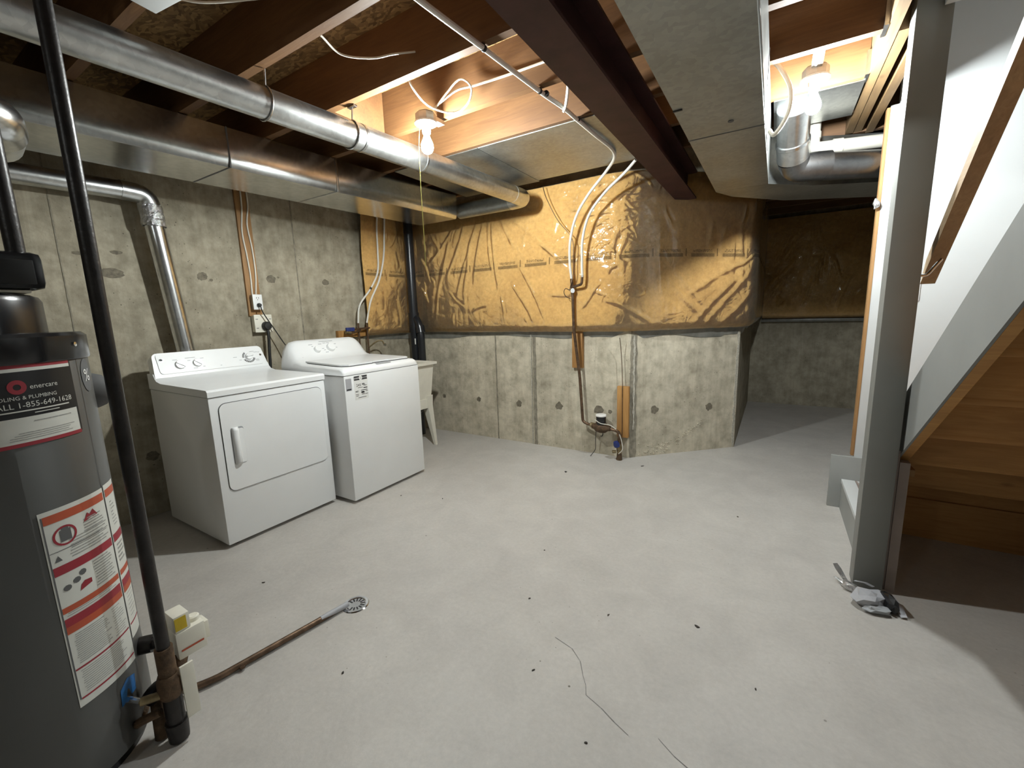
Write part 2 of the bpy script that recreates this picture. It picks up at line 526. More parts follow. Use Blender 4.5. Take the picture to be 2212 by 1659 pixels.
def blob(cx, cy, r, n=14, jit=.3, sx=1.0, sy=1.0):
    return [(cx + sx * r * (1 + random.uniform(-jit, jit)) * math.cos(2 * math.pi * i / n), cy + sy * r * (1 + random.uniform(-jit, jit)) * math.sin(2 * math.pi * i / n)) for i in range(n)]

_TXT = {}
def text2d(s, size, align='LEFT'):
    cu = bpy.data.curves.new('t', 'FONT'); cu.body = s; cu.size = size; cu.align_x = align; cu.resolution_u = 2
    ob = bpy.data.objects.new('t', cu); COL.objects.link(ob)
    dg = bpy.context.evaluated_depsgraph_get(); dg.update()
    me = bpy.data.meshes.new_from_object(ob.evaluated_get(dg))
    vs = [(p.co.x, p.co.y) for p in me.vertices]; fs = [tuple(p.vertices) for p in me.polygons]
    bpy.data.objects.remove(ob); bpy.data.curves.remove(cu); bpy.data.meshes.remove(me)
    return vs, fs

# ================================================================== THE SETTING
XL, YB = -3.45, 3.49
ZJ, ZS = 2.29, 2.53           # underside of joists, underside of subfloor

floor = struct(MB().box(-3.65, 2.4, -2.7, 6.6, -0.12, 0.0).build('floor', 'floor'), 'grey painted concrete basement floor')
def ribbon(name, pts, w, mat, parent, z=0.0008):
    mb = MB()
    for (a, b) in zip(pts[:-1], pts[1:]):
        d = Vector((b[0] - a[0], b[1] - a[1])); d.normalize(); n = Vector((-d.y, d.x))
        w0 = w * random.uniform(.5, 1.3); w1 = w * random.uniform(.4, 1.1)
        mb.add([(a[0] + n.x * w0, a[1] + n.y * w0, z), (a[0] - n.x * w0, a[1] - n.y * w0, z), (b[0] - n.x * w1, b[1] - n.y * w1, z), (b[0] + n.x * w1, b[1] + n.y * w1, z)], [(0, 1, 2, 3)])
    return mb.build(name, mat, parent, smooth=False)
ribbon('crack', [(-.66, 1.33), (-.58, 1.31), (-.53, 1.27), (-.50, 1.22), (-.475, 1.185), (-.46, 1.15), (-.40, 1.13), (-.35, 1.105), (-.30, 1.085)], .0016, 'crack', floor)
ribbon('crack', [(-.60, .655), (-.585, .63), (-.575, .615), (-.565, .59), (-.568, .57)], .0022, 'crack', floor)
ribbon('crack', [(-.22, 1.12), (-.17, 1.09), (-.13, 1.075)], .0013, 'crack', floor)

# ---- concrete walls
wl = struct(MB().box(XL - .2, XL, -2.7, YB + .2, 0, ZS).build('wall_left', 'concrete'), 'bare concrete wall behind the laundry machines')
wb = struct(MB().box(XL, -1.02, YB, YB + .2, 0, ZS).build('wall_back', 'concrete_pale'), 'bare concrete back wall under the insulation')
AA, AB = Vector((-1.02, 3.49)), Vector((-.25, 4.212))
AD = (AB - AA).normalized(); AN = Vector((AD.y, -AD.x))      # along, out of the wall
wa = struct(MB().prism([(AA.x, AA.y), (AB.x, AB.y), (AB.x - .2, AB.y + .15), (AA.x, AA.y + .2)], 'z', 0, ZS).build('wall_angled', 'concrete_pale'), 'angled concrete wall corner beside the passage')
struct(MB().prism([(-.25, 4.212), (-.25, 6.4), (-.45, 6.4), (-.45, 4.362)], 'z', 0, ZS).build('wall_passage', 'concrete'))
wr = struct(MB().box(-.45, 2.4, 6.4, 6.6, 0, ZS).build('wall_rear', 'concrete'), 'far concrete wall of the dark passage')
struct(MB().box(2.2, 2.4, 3.3, 6.4, 0, ZS).build('wall_right', 'concrete'))
struct(MB().box(-3.45, 1.38, -2.7, -2.5, 0, ZS).build('wall_near', 'concrete'))

def patch_on(wall, pts3, name, mat):
    mb = MB(); n = len(pts3)
    mb.add(pts3, [tuple(range(n))])
    return mb.build(name, mat, wall, smooth=False)
# form tie patches, slightly proud discs of darker mortar
def tie_left(y, z, r, sy=1.0):
    b = blob(0, 0, r, 20, .13, sy, .85)
    MB().plate(b, (XL, y, z), (0, 1, 0), (0, 0, 1), .0012).build('tie_patch', 'concrete_patch', wl)
for y, z, r, s in ((.993, 1.575, .036, 1.6), (1.477, 1.583, .034, 1.0), (1.96, 1.588, .036, 1.1), (2.449, 1.585, .030, 1.1), (1.033, .403, .036, 1.0), (.55, 1.57, .03, 1.2), (.07, 1.58, .03, 1), (1.53, 1.56, .012, 1), (2.02, 1.605, .010, 1), (1.03, 1.70, .014, 2.2), (.86, 1.68, .012, 2.5)):
    tie_left(y, z, r, s)
for x, z, r in ((-3.04, .392, .022), (-2.571, .393, .026), (-2.09, .386, .032), (-1.656, .402, .036), (-1.275, .402, .042), (-1.17, .395, .018)):
    b = blob(0, 0, r, 15, .24)
    MB().plate(b, (x, YB, z), (1, 0, 0), (0, 0, 1), .0012).build('tie_patch', 'concrete_patch', wb)
for s, z, r in ((.25, .405, .036), (.78, .394, .034)):
    b = blob(0, 0, r, 14, .25)
    MB().plate(b, (AA.x + AD.x * s, AA.y + AD.y * s, z), (AD.x, AD.y, 0), (0, 0, 1), .0012).build('tie_patch', 'concrete_patch', wa)
# panel joints left by the formwork
def vseam(wall, base, along, z0, z1, w, th, mat, name='form_joint', jit=.3):
    k = 26; al = Vector((along[0], along[1], 0))
    out = []
    L = []; R = []
    for i in range(k + 1):
        z = z0 + (z1 - z0) * i / k
        L.append((-w * (1 + random.uniform(-jit, jit)), z)); R.append((w * (1 + random.uniform(-jit, jit)), z))
    MB().plate(R + L[::-1], (base[0], base[1], 0), al, (0, 0, 1), th).build(name, mat, wall)
vseam(wl, (XL, 2.19), (0, 1), 0, 2.29, .0045, .003, 'concrete_seam')
vseam(wl, (XL, .78), (0, 1), 0, 2.29, .003, .003, 'concrete_seam')
vseam(wl, (XL, -.22), (0, 1), 0, 2.29, .003, .003, 'concrete_seam')
vseam(wb, (-2.34, YB), (1, 0), 0, 1.12, .007, .003, 'concrete_seam')
vseam(wb, (-1.905, YB), (1, 0), 0, 1.12, .016, .004, 'concrete_seam', jit=.2)
vseam(wb, (-1.935, YB), (1, 0), 0, 1.12, .004, .012, 'concrete_light', 'form_ridge', .5)
vseam(wa, (AA.x + AD.x * .05, AA.y + AD.y * .05), (AD.x, AD.y), 0, 1.12, .030, .004, 'concrete_seam', jit=.2)
vseam(wa, (AA.x + AD.x * .05, AA.y + AD.y * .05), (AD.x, AD.y), .25, 1.05, .008, .010, 'concrete_light', 'form_ridge', .7)
vseam(wa, (AA.x + AD.x * 1.035, AA.y + AD.y * 1.035), (AD.x, AD.y), 0, 1.12, .010, .006, 'concrete_light', 'form_ridge', .6)
# honeycombed streak at the foot of the angled wall
mb = MB()
for i in range(150):
    t = random.random(); s = .10 + t * .62; z = .03 + .24 * t * t + random.gauss(0, .035 * (1 - t * .5))
    if z < .012: continue
    r = random.uniform(.003, .009)
    p = Vector((AA.x + AD.x * s, AA.y + AD.y * s, z))
    bmx = bmesh.new(); bmesh.ops.create_icosphere(bmx, subdivisions=1, radius=r)
    mb.add([tuple(p + Vector((q.co.x, q.co.y, q.co.z * .8))) for q in bmx.verts], [tuple(q.index for q in f.verts) for f in bmx.faces]); bmx.free()
hc = mb.build('honeycomb_stones', 'concrete_pale', wa); hc['kind'] = 'stuff'

# ---- ceiling: subfloor, joists, header
ceiling = struct(MB().box(-3.65, .50, -2.7, 6.6, ZS, ZS + .03).build('ceiling', 'osb'), 'open joist ceiling with strand board subfloor')
struct(MB().box(.50, 2.4, 3.24, 6.6, ZS, ZS + .03).build('ceiling', 'osb'))
struct(MB().box(.50, 1.50, -2.7, 3.34, 3.55, 3.58).build('ceiling', 'drywall'))
for k in range(-9, 13):
    y = 1.12 + .4025 * k
    if y > 6.3: continue
    MB().box(XL + .001 if y < 3.5 else -.24, .298 if y < 3.2 else 2.19, y - .019, y + .019, ZJ, ZS - .001).build('joist', 'joist', ceiling)
# blocking between joists near the outer end of the lit bay
MB().box(-2.035, -1.997, 1.545, 1.903, ZJ + .02, ZS - .002).build('blocking', 'joist', ceiling)
MB().box(-2.035, -1.997, 1.95, 2.305, ZJ + .02, ZS - .002).build('blocking', 'joist', ceiling)

hd = thing('stair_header', 'doubled pine header planks beside the stair opening', 'beam', (.38, 1.0, ZJ))
for x0, x1, mz in ((.300, .338, 0), (.341, .379, .002), (.402, .440, -.004)):
    MB().box(x0, x1, -2.5 if x1 < .34 else 2.366, 3.55, ZJ + mz, ZS - .002).build('plank', 'joist_y', hd)
for y in (2.325, 2.73, 1.92):
    MB().box(.285, .2995, y - .045, y + .045, ZJ - .002, ZJ + .10).build('joist_hanger', 'galv_bright', hd)

# ---- drywall around the stairs
wend = struct(MB().box(.462, 1.38, 3.20, 3.24, 0, 2.30).build('wall_stair_end', 'drywall'), 'white drywall at the foot of the stairs')
MB().box(.447, .4615, 3.198, 3.236, 0.34, 2.29).build('edge_stud', 'stud', wend)
struct(MB().box(1.38, 1.50, -2.7, 3.34, 0, 3.55).build('wall_stair_right', 'drywall'), 'white drywall on the far side of the stairs')
struct(MB().box(.445, .498, -2.5, 2.264, ZJ, ZS).build('wall_stairwell', 'drywall'))
struct(MB().box(.499, .515, -2.7, 3.2, ZS, 3.55).build('wall_stairwell', 'drywall'))
struct(MB().box(.499, 1.38, 3.2, 3.24, 2.30, 3.55).build('wall_stairwell', 'drywall'))
struct(MB().box(.30, 1.38, -2.7, -2.5, ZS, 3.55).build('wall_stairwell', 'drywall'))
struct(MB().box(.350, .60, 3.176, 3.199, 0.0, .335, .003).build('baseboard_stair_end', 'grey_paint'), 'grey skirting board at the foot of the stairs')

# ================================================================== INSULATION
def path_points():
    """plan path of the blanket's face, inside the room, with rounded corners"""
    t = .095
    raw = [Vector((XL + t, 2.80)), Vector((XL + t, YB - t)), Vector((-1.02 + t * .42, YB - t)), AB + AN * t + AD * (t * .45), Vector((-.25 + t, 5.0)), Vector((-.25 + t, 6.3))]
    rad = [0, .05, .25, .11, 0, 0]
    out = [raw[0]]
    for i in range(1, len(raw) - 1):
        a = raw[i - 1] - raw[i]; b = raw[i + 1] - raw[i]
        r = min(rad[i], a.length * .45, b.length * .45)
        if r == 0: out.append(raw[i]); continue
        p0 = raw[i] + a.normalized() * r; p2 = raw[i] + b.normalized() * r
        for j in range(9):
            s = j / 8
            out.append(p0 * (1 - s) ** 2 + raw[i] * 2 * s * (1 - s) + p2 * s * s)
    out.append(raw[-1])
    return out
PATH = path_points()
def resample(P, step):
    seg = [0.0]
    for a, b in zip(P[:-1], P[1:]): seg.append(seg[-1] + (b - a).length)
    n = int(seg[-1] / step)
    us = np.linspace(0, seg[-1], n + 1)
    xs = np.interp(us, seg, [p.x for p in P]); ys = np.interp(us, seg, [p.y for p in P])
    tx = np.gradient(xs); ty = np.gradient(ys); l = np.hypot(tx, ty); tx /= l; ty /= l
    return us, xs, ys, ty, -tx                 # normal pointing into the room
def vnoise(U, V, seed, s):
    g = np.random.default_rng(seed).random((64, 64))
    u = U * s; v = V * s
    iu = np.floor(u).astype(int); iv = np.floor(v).astype(int)
    fu = u - iu; fv = v - iv; fu = fu * fu * (3 - 2 * fu); fv = fv * fv * (3 - 2 * fv)
    a = g[iu % 64, iv % 64]; b = g[(iu + 1) % 64, iv % 64]; c = g[iu % 64, (iv + 1) % 64]; d = g[(iu + 1) % 64, (iv + 1) % 64]
    return (a * (1 - fu) + b * fu) * (1 - fv) + (c * (1 - fu) + d * fu) * fv - .5
US0 = resample(PATH, .02)
CORN = float(US0[0][np.argmin(np.hypot(US0[1] - (XL + .1), US0[2] - (YB - .1)))])
ANGU = float(US0[0][np.argmin(np.hypot(US0[1] + .97, US0[2] - 3.41))])
def u_back(x): return CORN + (x - (XL + .095))
FOLDS = []
for x0, z0, x1, z1 in [(-2.32, 2.18, -2.28, 1.6), (-2.28, 2.21, -2.22, 1.42), (-2.22, 2.24, -2.03, 1.8), (-2.03, 1.8, -1.72, 1.14), (-2.13, 2.19, -1.62, 1.7), (-1.84, 1.88, -1.45, 1.58), (-2.58, 2.13, -2.82, 1.63), (-2.44, 2.15, -2.71, 1.45), (-2.52, 2.04, -2.62, 1.44), (-2.37, 2.14, -2.51, 1.52), (-2.86, 1.82, -3.03, 1.22), (-2.08, 1.58, -1.85, 1.16), (-1.61, 2.15, -1.06, 2.12), (-1.57, 2.03, -1.1, 2.02), (-1.55, 1.92, -1.21, 1.95), (-1.65, 2.3, -1.1, 2.22), (-1.1, 1.93, -1.17, 1.66), (-1.04, 1.89, -1.1, 1.62), (-1.25, 1.38, -0.84, 1.18), (-1.33, 1.46, -1.05, 1.3), (-1.71, 1.4, -1.45, 1.42), (-2.7, 2.1, -3.1, 1.75), (-2.75, 2.05, -3.0, 1.4)]:
    FOLDS.append((u_back(x0), z0, u_back(x1), z1, .0050, .014))
for s0, z0, s1, z1 in [(0.22, 1.95, 0.2, 1.36), (0.35, 1.57, 0.84, 1.06), (0.32, 1.47, 0.66, 1.13), (0.5, 1.1, 0.98, 1.57), (0.62, 1.09, 1.11, 1.64), (0.77, 1.11, 1.1, 1.42), (0.44, 1.36, 1.0, 1.64), (0.79, 1.92, 0.76, 1.64), (0.66, 1.99, 0.66, 1.64), (0.96, 1.93, 0.95, 1.42)]:
    FOLDS.append((ANGU + s0, z0, ANGU + s1, z1, .0036, .022))
_fr = random.Random(11)
for i in range(46):
    u = _fr.uniform(0.02, 4.4); z = _fr.uniform(1.15, 2.2); a = _fr.gauss(math.pi / 2, .55); l = _fr.uniform(.08, .30)
    FOLDS.append((u, z, u + math.cos(a) * l, z + math.sin(a) * l, _fr.uniform(.003, .007), _fr.uniform(.006, .012)))
FINE = []
for i in range(80):      # short creases in the glare patch by the water lines
    u = u_back(_fr.uniform(-1.68, -1.0)); z = _fr.uniform(1.7, 2.28); a = _fr.gauss(0.15, .45); l = _fr.uniform(.06, .2)
    FINE.append((u, z, u + math.cos(a) * l, z + math.sin(a) * l, _fr.uniform(.002, .005), _fr.uniform(.005, .009)))
ZB0, ZB1 = 1.085, 2.30
def blanket(name, mat, off, step, folds, parent, path=PATH, uoff=0.0, seedz=0, crisp=1.0, voff=0.0):
    us, xs, ys, nx, ny = resample(path, step)
    nz = int((ZB1 - ZB0) / step)
    zs = np.linspace(ZB0, ZB1, nz + 1)
    U, Z = np.meshgrid(us, zs, indexing='ij')
    D = vnoise(U, Z, 3 + seedz, 2.2) * .022 + vnoise(U, Z, 4 + seedz, 6.0) * .006
    # bottom edge tucks back towards the concrete; top rolls up into the joists
    k = np.clip((Z - ZB0) / .075, 0, 1); D -= (1 - np.sqrt(np.clip(1 - (1 - k) ** 2, 0, 1))) * .075
    D += .035 * np.exp(-((Z - 2.2) / .18) ** 2) * (vnoise(U, Z * 0, 9 + seedz, 1.3) + .2)
    if folds:
        for (u0, z0, u1, z1, h, w) in folds:
            dx, dz = u1 - u0, z1 - z0; L = math.hypot(dx, dz)
            sel = (np.abs(U - (u0 + u1) / 2) < abs(dx) / 2 + .06) & (np.abs(Z - (z0 + z1) / 2) < abs(dz) / 2 + .06)
            t = ((U[sel] - u0) * dx + (Z[sel] - z0) * dz) / (L * L)
            wob = .010 * np.sin(t * 5 + u0 * 9)
            d = ((U[sel] - u0) * dz - (Z[sel] - z0) * dx) / L + wob
            prof = np.exp(-(d / w) ** 2) - .45 * np.exp(-((d - 2.1 * w) / (1.6 * w)) ** 2)
            endf = np.clip(np.minimum(t, 1 - t) * 4 + .15, 0, 1) * ((t > -.05) & (t < 1.05))
            D[sel] += h * prof * endf * crisp
        D += np.abs(vnoise(U, Z, 21 + seedz, 9.0)) * .006 + np.abs(vnoise(U * 1.0, Z * .35, 22 + seedz, 16.0)) * .006
    D += off
    X = xs[:, None] + nx[:, None] * D; Y = ys[:, None] + ny[:, None] * D
    nu = len(us); nv = len(zs)
    co = np.stack([X, Y, Z], -1).reshape(-1, 3)
    idx = np.arange(nu * nv).reshape(nu, nv)
    fa = np.stack([idx[:-1, :-1], idx[1:, :-1], idx[1:, 1:], idx[:-1, 1:]], -1).reshape(-1, 4)
    org = ORIGIN[parent]
    me = bpy.data.meshes.new(name)
    me.from_pydata((co - np.array(org)).tolist(), [], fa.tolist())
    uvl = me.uv_layers.new(name='UVMap')
    uvv = np.stack([U + uoff, Z + voff], -1).reshape(-1, 2)[fa.reshape(-1)]
    uvl.data.foreach_set('uv', uvv.astype(np.float32).reshape(-1))
    me.shade_smooth(); me.materials.append(MAT[mat])
    o = bpy.data.objects.new(name, me); COL.objects.link(o); o.parent = parent; ORIGIN[o] = org
    return o
ins = thing('insulation_blanket', 'golden fibreglass blanket under wrinkled clear plastic on the near walls', 'insulation', (-2.0, 3.45, 1.085))
blanket('fibreglass_batt', 'insulation', 0.0, .0115, FOLDS, ins)
blanket('plastic_film', 'film', .010, .0068, FOLDS + FINE, ins, crisp=1.3)
# grey plastic tail folded below the blanket, stuck to the concrete
us, xs, ys, nx, ny = resample(PATH, .03)
mb = MB(); prev = None
vs = []; fs = []
for i in range(len(us)):
    hang = .055 + .022 * vnoise(np.array([us[i]]), np.array([.3]), 31, 3.0)[0] * 2
    if us[i] > CORN + 2.0 and us[i] < ANGU + .9: hang += .015
    for dz, dn in ((1.098, -.030), (1.095, -.062), (1.095 - hang * .5, -.080), (1.095 - hang, -.0905)):
        j = .004 * math.sin(us[i] * 37 + dz * 60)
        vs.append((xs[i] + nx[i] * (dn + j * (dn > -.08)), ys[i] + ny[i] * (dn + j * (dn > -.08)), dz))
for i in range(len(us) - 1):
    for k in range(3):
        a = i * 4 + k; fs.append((a, a + 4, a + 5, a + 1))
mb.add(vs, fs); sk = mb.build('plastic_tail', 'skirt', ins); sk['label'] = 'dusty grey plastic edge folded under the blanket'
# far wall of the passage
PATH2 = [Vector((-.14, 6.31)), Vector((.8, 6.31)), Vector((2.19, 6.31))]
ins2 = thing('insulation_blanket', 'dark shaded insulation blanket on the far wall of the passage', 'insulation', (1.0, 6.35, 1.085))
blanket('fibreglass_batt', 'insulation', 0.0, .03, None, ins2, PATH2, 0, 50)
F2 = []
for i in range(60):
    u = _fr.uniform(0.05, 1.6); z = _fr.uniform(1.2, 2.1); a = _fr.gauss(1.35, .22); l = _fr.uniform(.1, .35)
    F2.append((u, z, u + math.cos(a) * l, z + math.sin(a) * l, _fr.uniform(.006, .014), _fr.uniform(.008, .014)))
blanket('plastic_film', 'film', .014, .012, F2, ins2, PATH2, 0, 50, 1.2, 5.0)
MB().box(-.15, 2.19, 6.33, 6.399, 1.055, 1.09, .004).build('plastic_tail', 'skirt', ins2)

# ================================================================== STEEL BEAM
bm_ = thing('steel_beam', 'dark red primed steel I-beam running under the joists', 'beam', (-.643, .6, 2.09))
MB().box(-.714, -.572, -2.45, 3.70, 2.09, 2.102).build('bottom_flange', 'beam', bm_)
MB().box(-.648, -.638, -2.45, 3.72, 2.102, 2.277).build('web', 'beam', bm_)
MB().box(-.714, -.572, -2.45, 3.70, 2.277, 2.289).build('top_flange', 'beam', bm_)

# ================================================================== DUCTS
# main supply trunk along the left wall
def skew(y): return -2.60 + (y - .70) * .085
dl = thing('supply_duct', 'wide rectangular sheet-metal duct along the left wall', 'duct', (-2.66, .8, 2.083))
segs = [(-1.9, -.55), (-.545, .33), (.335, 1.30), (1.306, 1.93), (1.936, 3.05)]
for a, b in segs:
    w = .43
    mb = MB()
    vs = []
    for y in (a, b):
        xf = skew(y)
        vs += [(xf - w, y, 2.083), (xf - .012, y, 2.083), (xf - .005, y, 2.098), (xf + .001, y, 2.125), (xf + .003, y, 2.165), (xf + .003, y, 2.22), (xf, y, 2.283), (xf - w, y, 2.283)]
    mb.add(vs, [(i, (i + 1) % 8, 8 + (i + 1) % 8, 8 + i) for i in range(8)] + [tuple(range(8)), tuple(range(8, 16))])
    mb.build('duct_section', 'galv_mirror', dl)
for y in (-.5475, .3325, 1.303):
    xf = skew(y)
    MB().box(xf - .432, xf + .0045, y - .004, y + .004, 2.0815, 2.284).build('drive_seam', 'grey_groove', dl)
xf = skew(1.933)
MB().box(xf - .433, xf + .006, 1.925, 1.941, 2.079, 2.284, .002).build('drive_seam', 'galv_bright', dl)
xf = skew(2.86)
MB().box(xf + .002, xf + .0055, 2.875, 2.885, 2.13, 2.27).build('stiffening_rib', 'galv_bright', dl)
# round branch under the joists, elbowed back to the trunk end
rd = thing('round_duct', 'long round galvanized duct hung just under the joists', 'duct', (-1.86, .8, 2.10))
def rx(y): return -2.005 + (y + .5) * .070
MB().tube([(rx(-2.4), -2.4, 2.165), (rx(-.65), -.65, 2.165)], .0635, 28).build('pipe_section', 'galv', rd)
MB().tube([(rx(-.65), -.65, 2.165), (rx(.2), .2, 2.165), (rx(1.62), 1.62, 2.165)], .0620, 28).build('pipe_section', 'galv', rd)
MB().tube([(rx(1.55), 1.55, 2.165), (rx(2.02), 2.02, 2.165)], .0640, 28).build('pipe_section', 'galv', rd)
MB().tube([(rx(2.0), 2.0, 2.165), (rx(2.95), 2.95, 2.160)], .0620, 28).build('pipe_section', 'galv', rd)
MB().tube(bend([(rx(2.93), 2.93, 2.160), (rx(3.06), 3.10, 2.158), (rx(3.06) - .13, 3.12, 2.158)], .10, 5), .0635, 28).build('elbow', 'galv', rd)
MB().tube([(rx(3.06) - .11, 3.12, 2.158), (skew(3.05) - .02, 3.12, 2.158)], .0615, 28).build('branch_pipe', 'galv_dull', rd)
for y in (1.60, 2.01):
    MB().tube([(rx(y), y - .006, 2.165), (rx(y), y + .006, 2.165)], .0665, 28).build('crimp_ring', 'galv_bright', rd)
for y in (1.135, 1.545):
    x = rx(y)
    p = [(x + .066 * math.cos(a), y, 2.165 + .066 * math.sin(a)) for a in [math.radians(t) for t in range(-200, 75, 15)]]
    MB().tube(p + [(x + .03, y, 2.288)], .004, 6).build('hanger_strap', 'galv_bright', rd)
MB().box(rx(1.545) + .005, rx(1.545) + .055, 1.535, 1.555, 2.279, 2.2895, .002).build('strap_tab', 'galv_bright', rd)

# sheet-metal panning nailed under the joists
pans = [(-2.38, -1.652, 2.335, 3.17, 'grey sheet-metal joist panel beside the round duct'), (-1.648, -.716, 2.335, 3.14, 'grey sheet-metal joist panel beside the steel beam')]
for x0, x1, y0, y1, lab in pans:
    mb = MB(); mb.box(x0, x1, y0, y1, 2.2835, 2.2885)
    tag(mb.build('joist_panning', 'galv_dull', None, (x0, y0, 2.2835)), lab, 'sheet metal', 'sheet-metal panels under the joists')
tag(MB().box(-.072, .292, 2.735, 3.17, 2.2835, 2.2885).build('joist_panning', 'galv', None, (0, 2.9, 2.2835)), 'bluish sheet-metal joist panel behind the bulb by the stairs', 'sheet metal', 'sheet-metal panels under the joists')

# big return trunk beside the beam
dr = thing('return_duct', 'large rectangular duct hanging beside the red steel beam', 'duct', (-.23, .8, 2.0))
for a, b in ((-2.4, -.2), (-.197, 2.18), (2.183, 3.20)):
    MB().box(-.378, -.085, a, b, 2.0, 2.284).build('duct_section', 'galv_dull', dr)
for y in (-.1985, 2.1815):
    MB().box(-.380, -.083, y - .003, y + .003, 1.9985, 2.2845).build('drive_seam', 'grey_groove', dr)
MB().plate(disc(.011, 12), (-.20, 2.06, 1.999), (1, 0, 0), (0, -1, 0), .0015).build('hole_plug', 'grey_groove', dr)
MB().box(-.378, -.345, 1.83, 1.838, 1.996, 2.0).build('clip', 'black_rubber', dr)
for y in (-.9, .9, 1.75):
    MB().box(-.0849, -.0815, y, y + .85, 2.015, 2.03).build('stiffening_rib', 'galv_bright', dr)
# the trunk turns into the passage
mb = MB(); mb.prism([(-.378, 3.203), (-.085, 3.203), (.15, 3.42), (.62, 3.66), (2.0, 3.75), (2.0, 4.2), (.55, 4.07), (0.0, 3.76), (-.30, 3.40)], 'z', 2.0, 2.284)
mb.build('duct_elbow', 'galv_dull', dr)

# round boot with elbow below the small panel, running to the right
bt = thing('round_duct', 'short round boot duct with an elbow by the white drain pipe', 'duct', (.03, 3.0, 2.05))
MB().tube([(.018, 2.86, 2.283), (.025, 3.02, 2.165)], .078, 26).build('boot_pipe', 'galv_bright', bt)
MB().tube([(.0255, 3.025, 2.16), (.032, 3.10, 2.10)], .081, 26).build('pipe_section', 'galv', bt)
MB().tube(bend([(.032, 3.10, 2.10), (.05, 3.16, 2.055), (.21, 3.207, 2.052)], .09, 5), .078, 26).build('elbow', 'galv_shaded', bt)
MB().tube([(.19, 3.20, 2.046), (.72, 3.43, 2.035)], .074, 26).build('pipe_section', 'galv_shaded', bt)
MB().tube([(.0248, 3.018, 2.167), (.0260, 3.030, 2.156)], .084, 26).build('crimp_ring', 'galv_bright', bt)

# ================================================================== LAMPS
def lampholder(x, y, zplate, label, mat, name='bulb_lampholder', string=False, cat='lamp', chain=True):
    t = thing(name, label, cat, (x, y, zplate), 'bare bulb lampholders under the joists')
    MB().lathe([(.050, .012), (.052, .018), (.052, .050), (.046, .056)], (x, y, zplate), 8).build('octagon_box', 'box_steel', t)
    MB().lathe([(.000, .000), (.050, .000), (.057, .004), (.058, .011), (.050, .0125), (0, .0125)], (x, y, zplate), 28).build('base_plate', 'porcelain', t)
    MB().lathe([(.0, -.040), (.020, -.040), (.0225, -.030), (.0225, 0), (0, 0)], (x, y, zplate), 20).build('socket', 'porcelain', t)
    for dx in (-.040, .040):
        MB().lathe([(0, -.0015), (.004, -.0015), (.004, 0.001), (0, .001)], (x + dx, y, zplate), 10).build('screw', 'chrome', t)
    prof = [(.0, -.138), (.010, -.1365), (.020, -.131), (.0275, -.121), (.0312, -.108), (.0305, -.094), (.026, -.080), (.019, -.066), (.0145, -.052), (.0135, -.041), (0, -.041)]
    MB().lathe(prof, (x, y, zplate), 24).build('bulb', mat, t, sharp=80)
    return t
l1 = lampholder(-1.578, 1.79, 2.222, 'lit bare bulb on a white lampholder with a yellow pull string', 'bulb')
MB().tube(spline([(-1.578, 1.745, 2.215), (-1.585, 1.735, 2.12), (-1.590, 1.735, 1.95), (-1.594, 1.74, 1.7), (-1.598, 1.745, 1.52)], 6), .0016, 6).build('pull_string', 'string', l1)
MB().box(-1.60, -1.556, 1.80, 1.910, 2.256, 2.276).build('mounting_bracket', 'box_steel', l1)
l2 = lampholder(.089, 2.535, 2.255, 'lit bare bulb on a white lampholder by the stair header', 'bulb_stair')
MB().box(.07, .11, 2.345, 2.54, 2.294, 2.308).build('mounting_bracket', 'box_steel', l2)
MB().lathe([(0, 0), (.0025, 0), (.0025, .02), (0, .02)], (.065, 2.505, 2.225), 8).build('pull_stub', 'chrome', l2)
l3 = lampholder(-1.0, -1.25, 2.225, 'lit bare bulb on a white lampholder behind the viewer', 'bulb_behind')
# round white cover on the joist near the top edge of the view
t = thing('round_ceiling_cover', 'round white cover plate on the joist at the top right', 'cover plate', (.085, 1.795, 2.235))
MB().lathe([(0, -.008), (.035, -.008), (.052, 0), (.058, .012), (.058, .02), (0, .02)], (.085, 1.795, 2.235), 28).build('cover', 'porcelain', t)
MB().lathe([(.050, .02), (.050, .054), (0, .054)], (.085, 1.795, 2.235), 8).build('octagon_box', 'box_steel', t)
# square white plate at the top left edge
t = thing('ceiling_plate', 'square white plate with a bracket under the joists at top left', 'cover plate', (-1.71, .66, 2.27))
mtx = Matrix.Translation((-1.715, .66, 2.278)) @ Matrix.Rotation(math.radians(8), 4, 'Z')
MB().box(-.075, .075, -.10, .10, -.008, .008, .003, mtx).build('plate', 'drywall', t)
MB().box(-.006, .006, -.03, .03, -.020, -.008, .002, mtx).build('bracket', 'grey_print', t)

# ================================================================== DRYER
DX0, DX1, DY0, DY1 = -3.275, -2.531, 1.024, 1.712
dy = thing('clothes_dryer', 'white front-load dryer with a square door and silver knobs', 'dryer', ((DX0 + DX1) / 2, (DY0 + DY1) / 2, 0))
MB().box(DX0, DX1, DY0, DY1, .022, .864, .006).build('body', 'white', dy)
for x in (DX0 + .06, DX1 - .06):
    for y in (DY0 + .06, DY1 - .06):
        MB().lathe([(0, 0), (.02, 0), (.02, .012), (.010, .014), (.010, .03), (0, .03)], (x, y, 0), 12).build('foot', 'black_rubber', dy)
MB().box(DX0 + .01, DX1 - .004, DY0 + .004, DY1 - .004, .8635, .8675).build('lid_gap', 'grey_groove', dy)
MB().prism([(DX0, .867), (DX1 + .006, .867), (DX1 + .007, .895), (DX1 - .004, .906), (-3.10, .908), (-3.155, .918), (-3.175, .935), (-3.19, .96), (DX0, .96)], 'y', DY0 - .002, DY1 + .002).build('top_deck', 'white', dy)
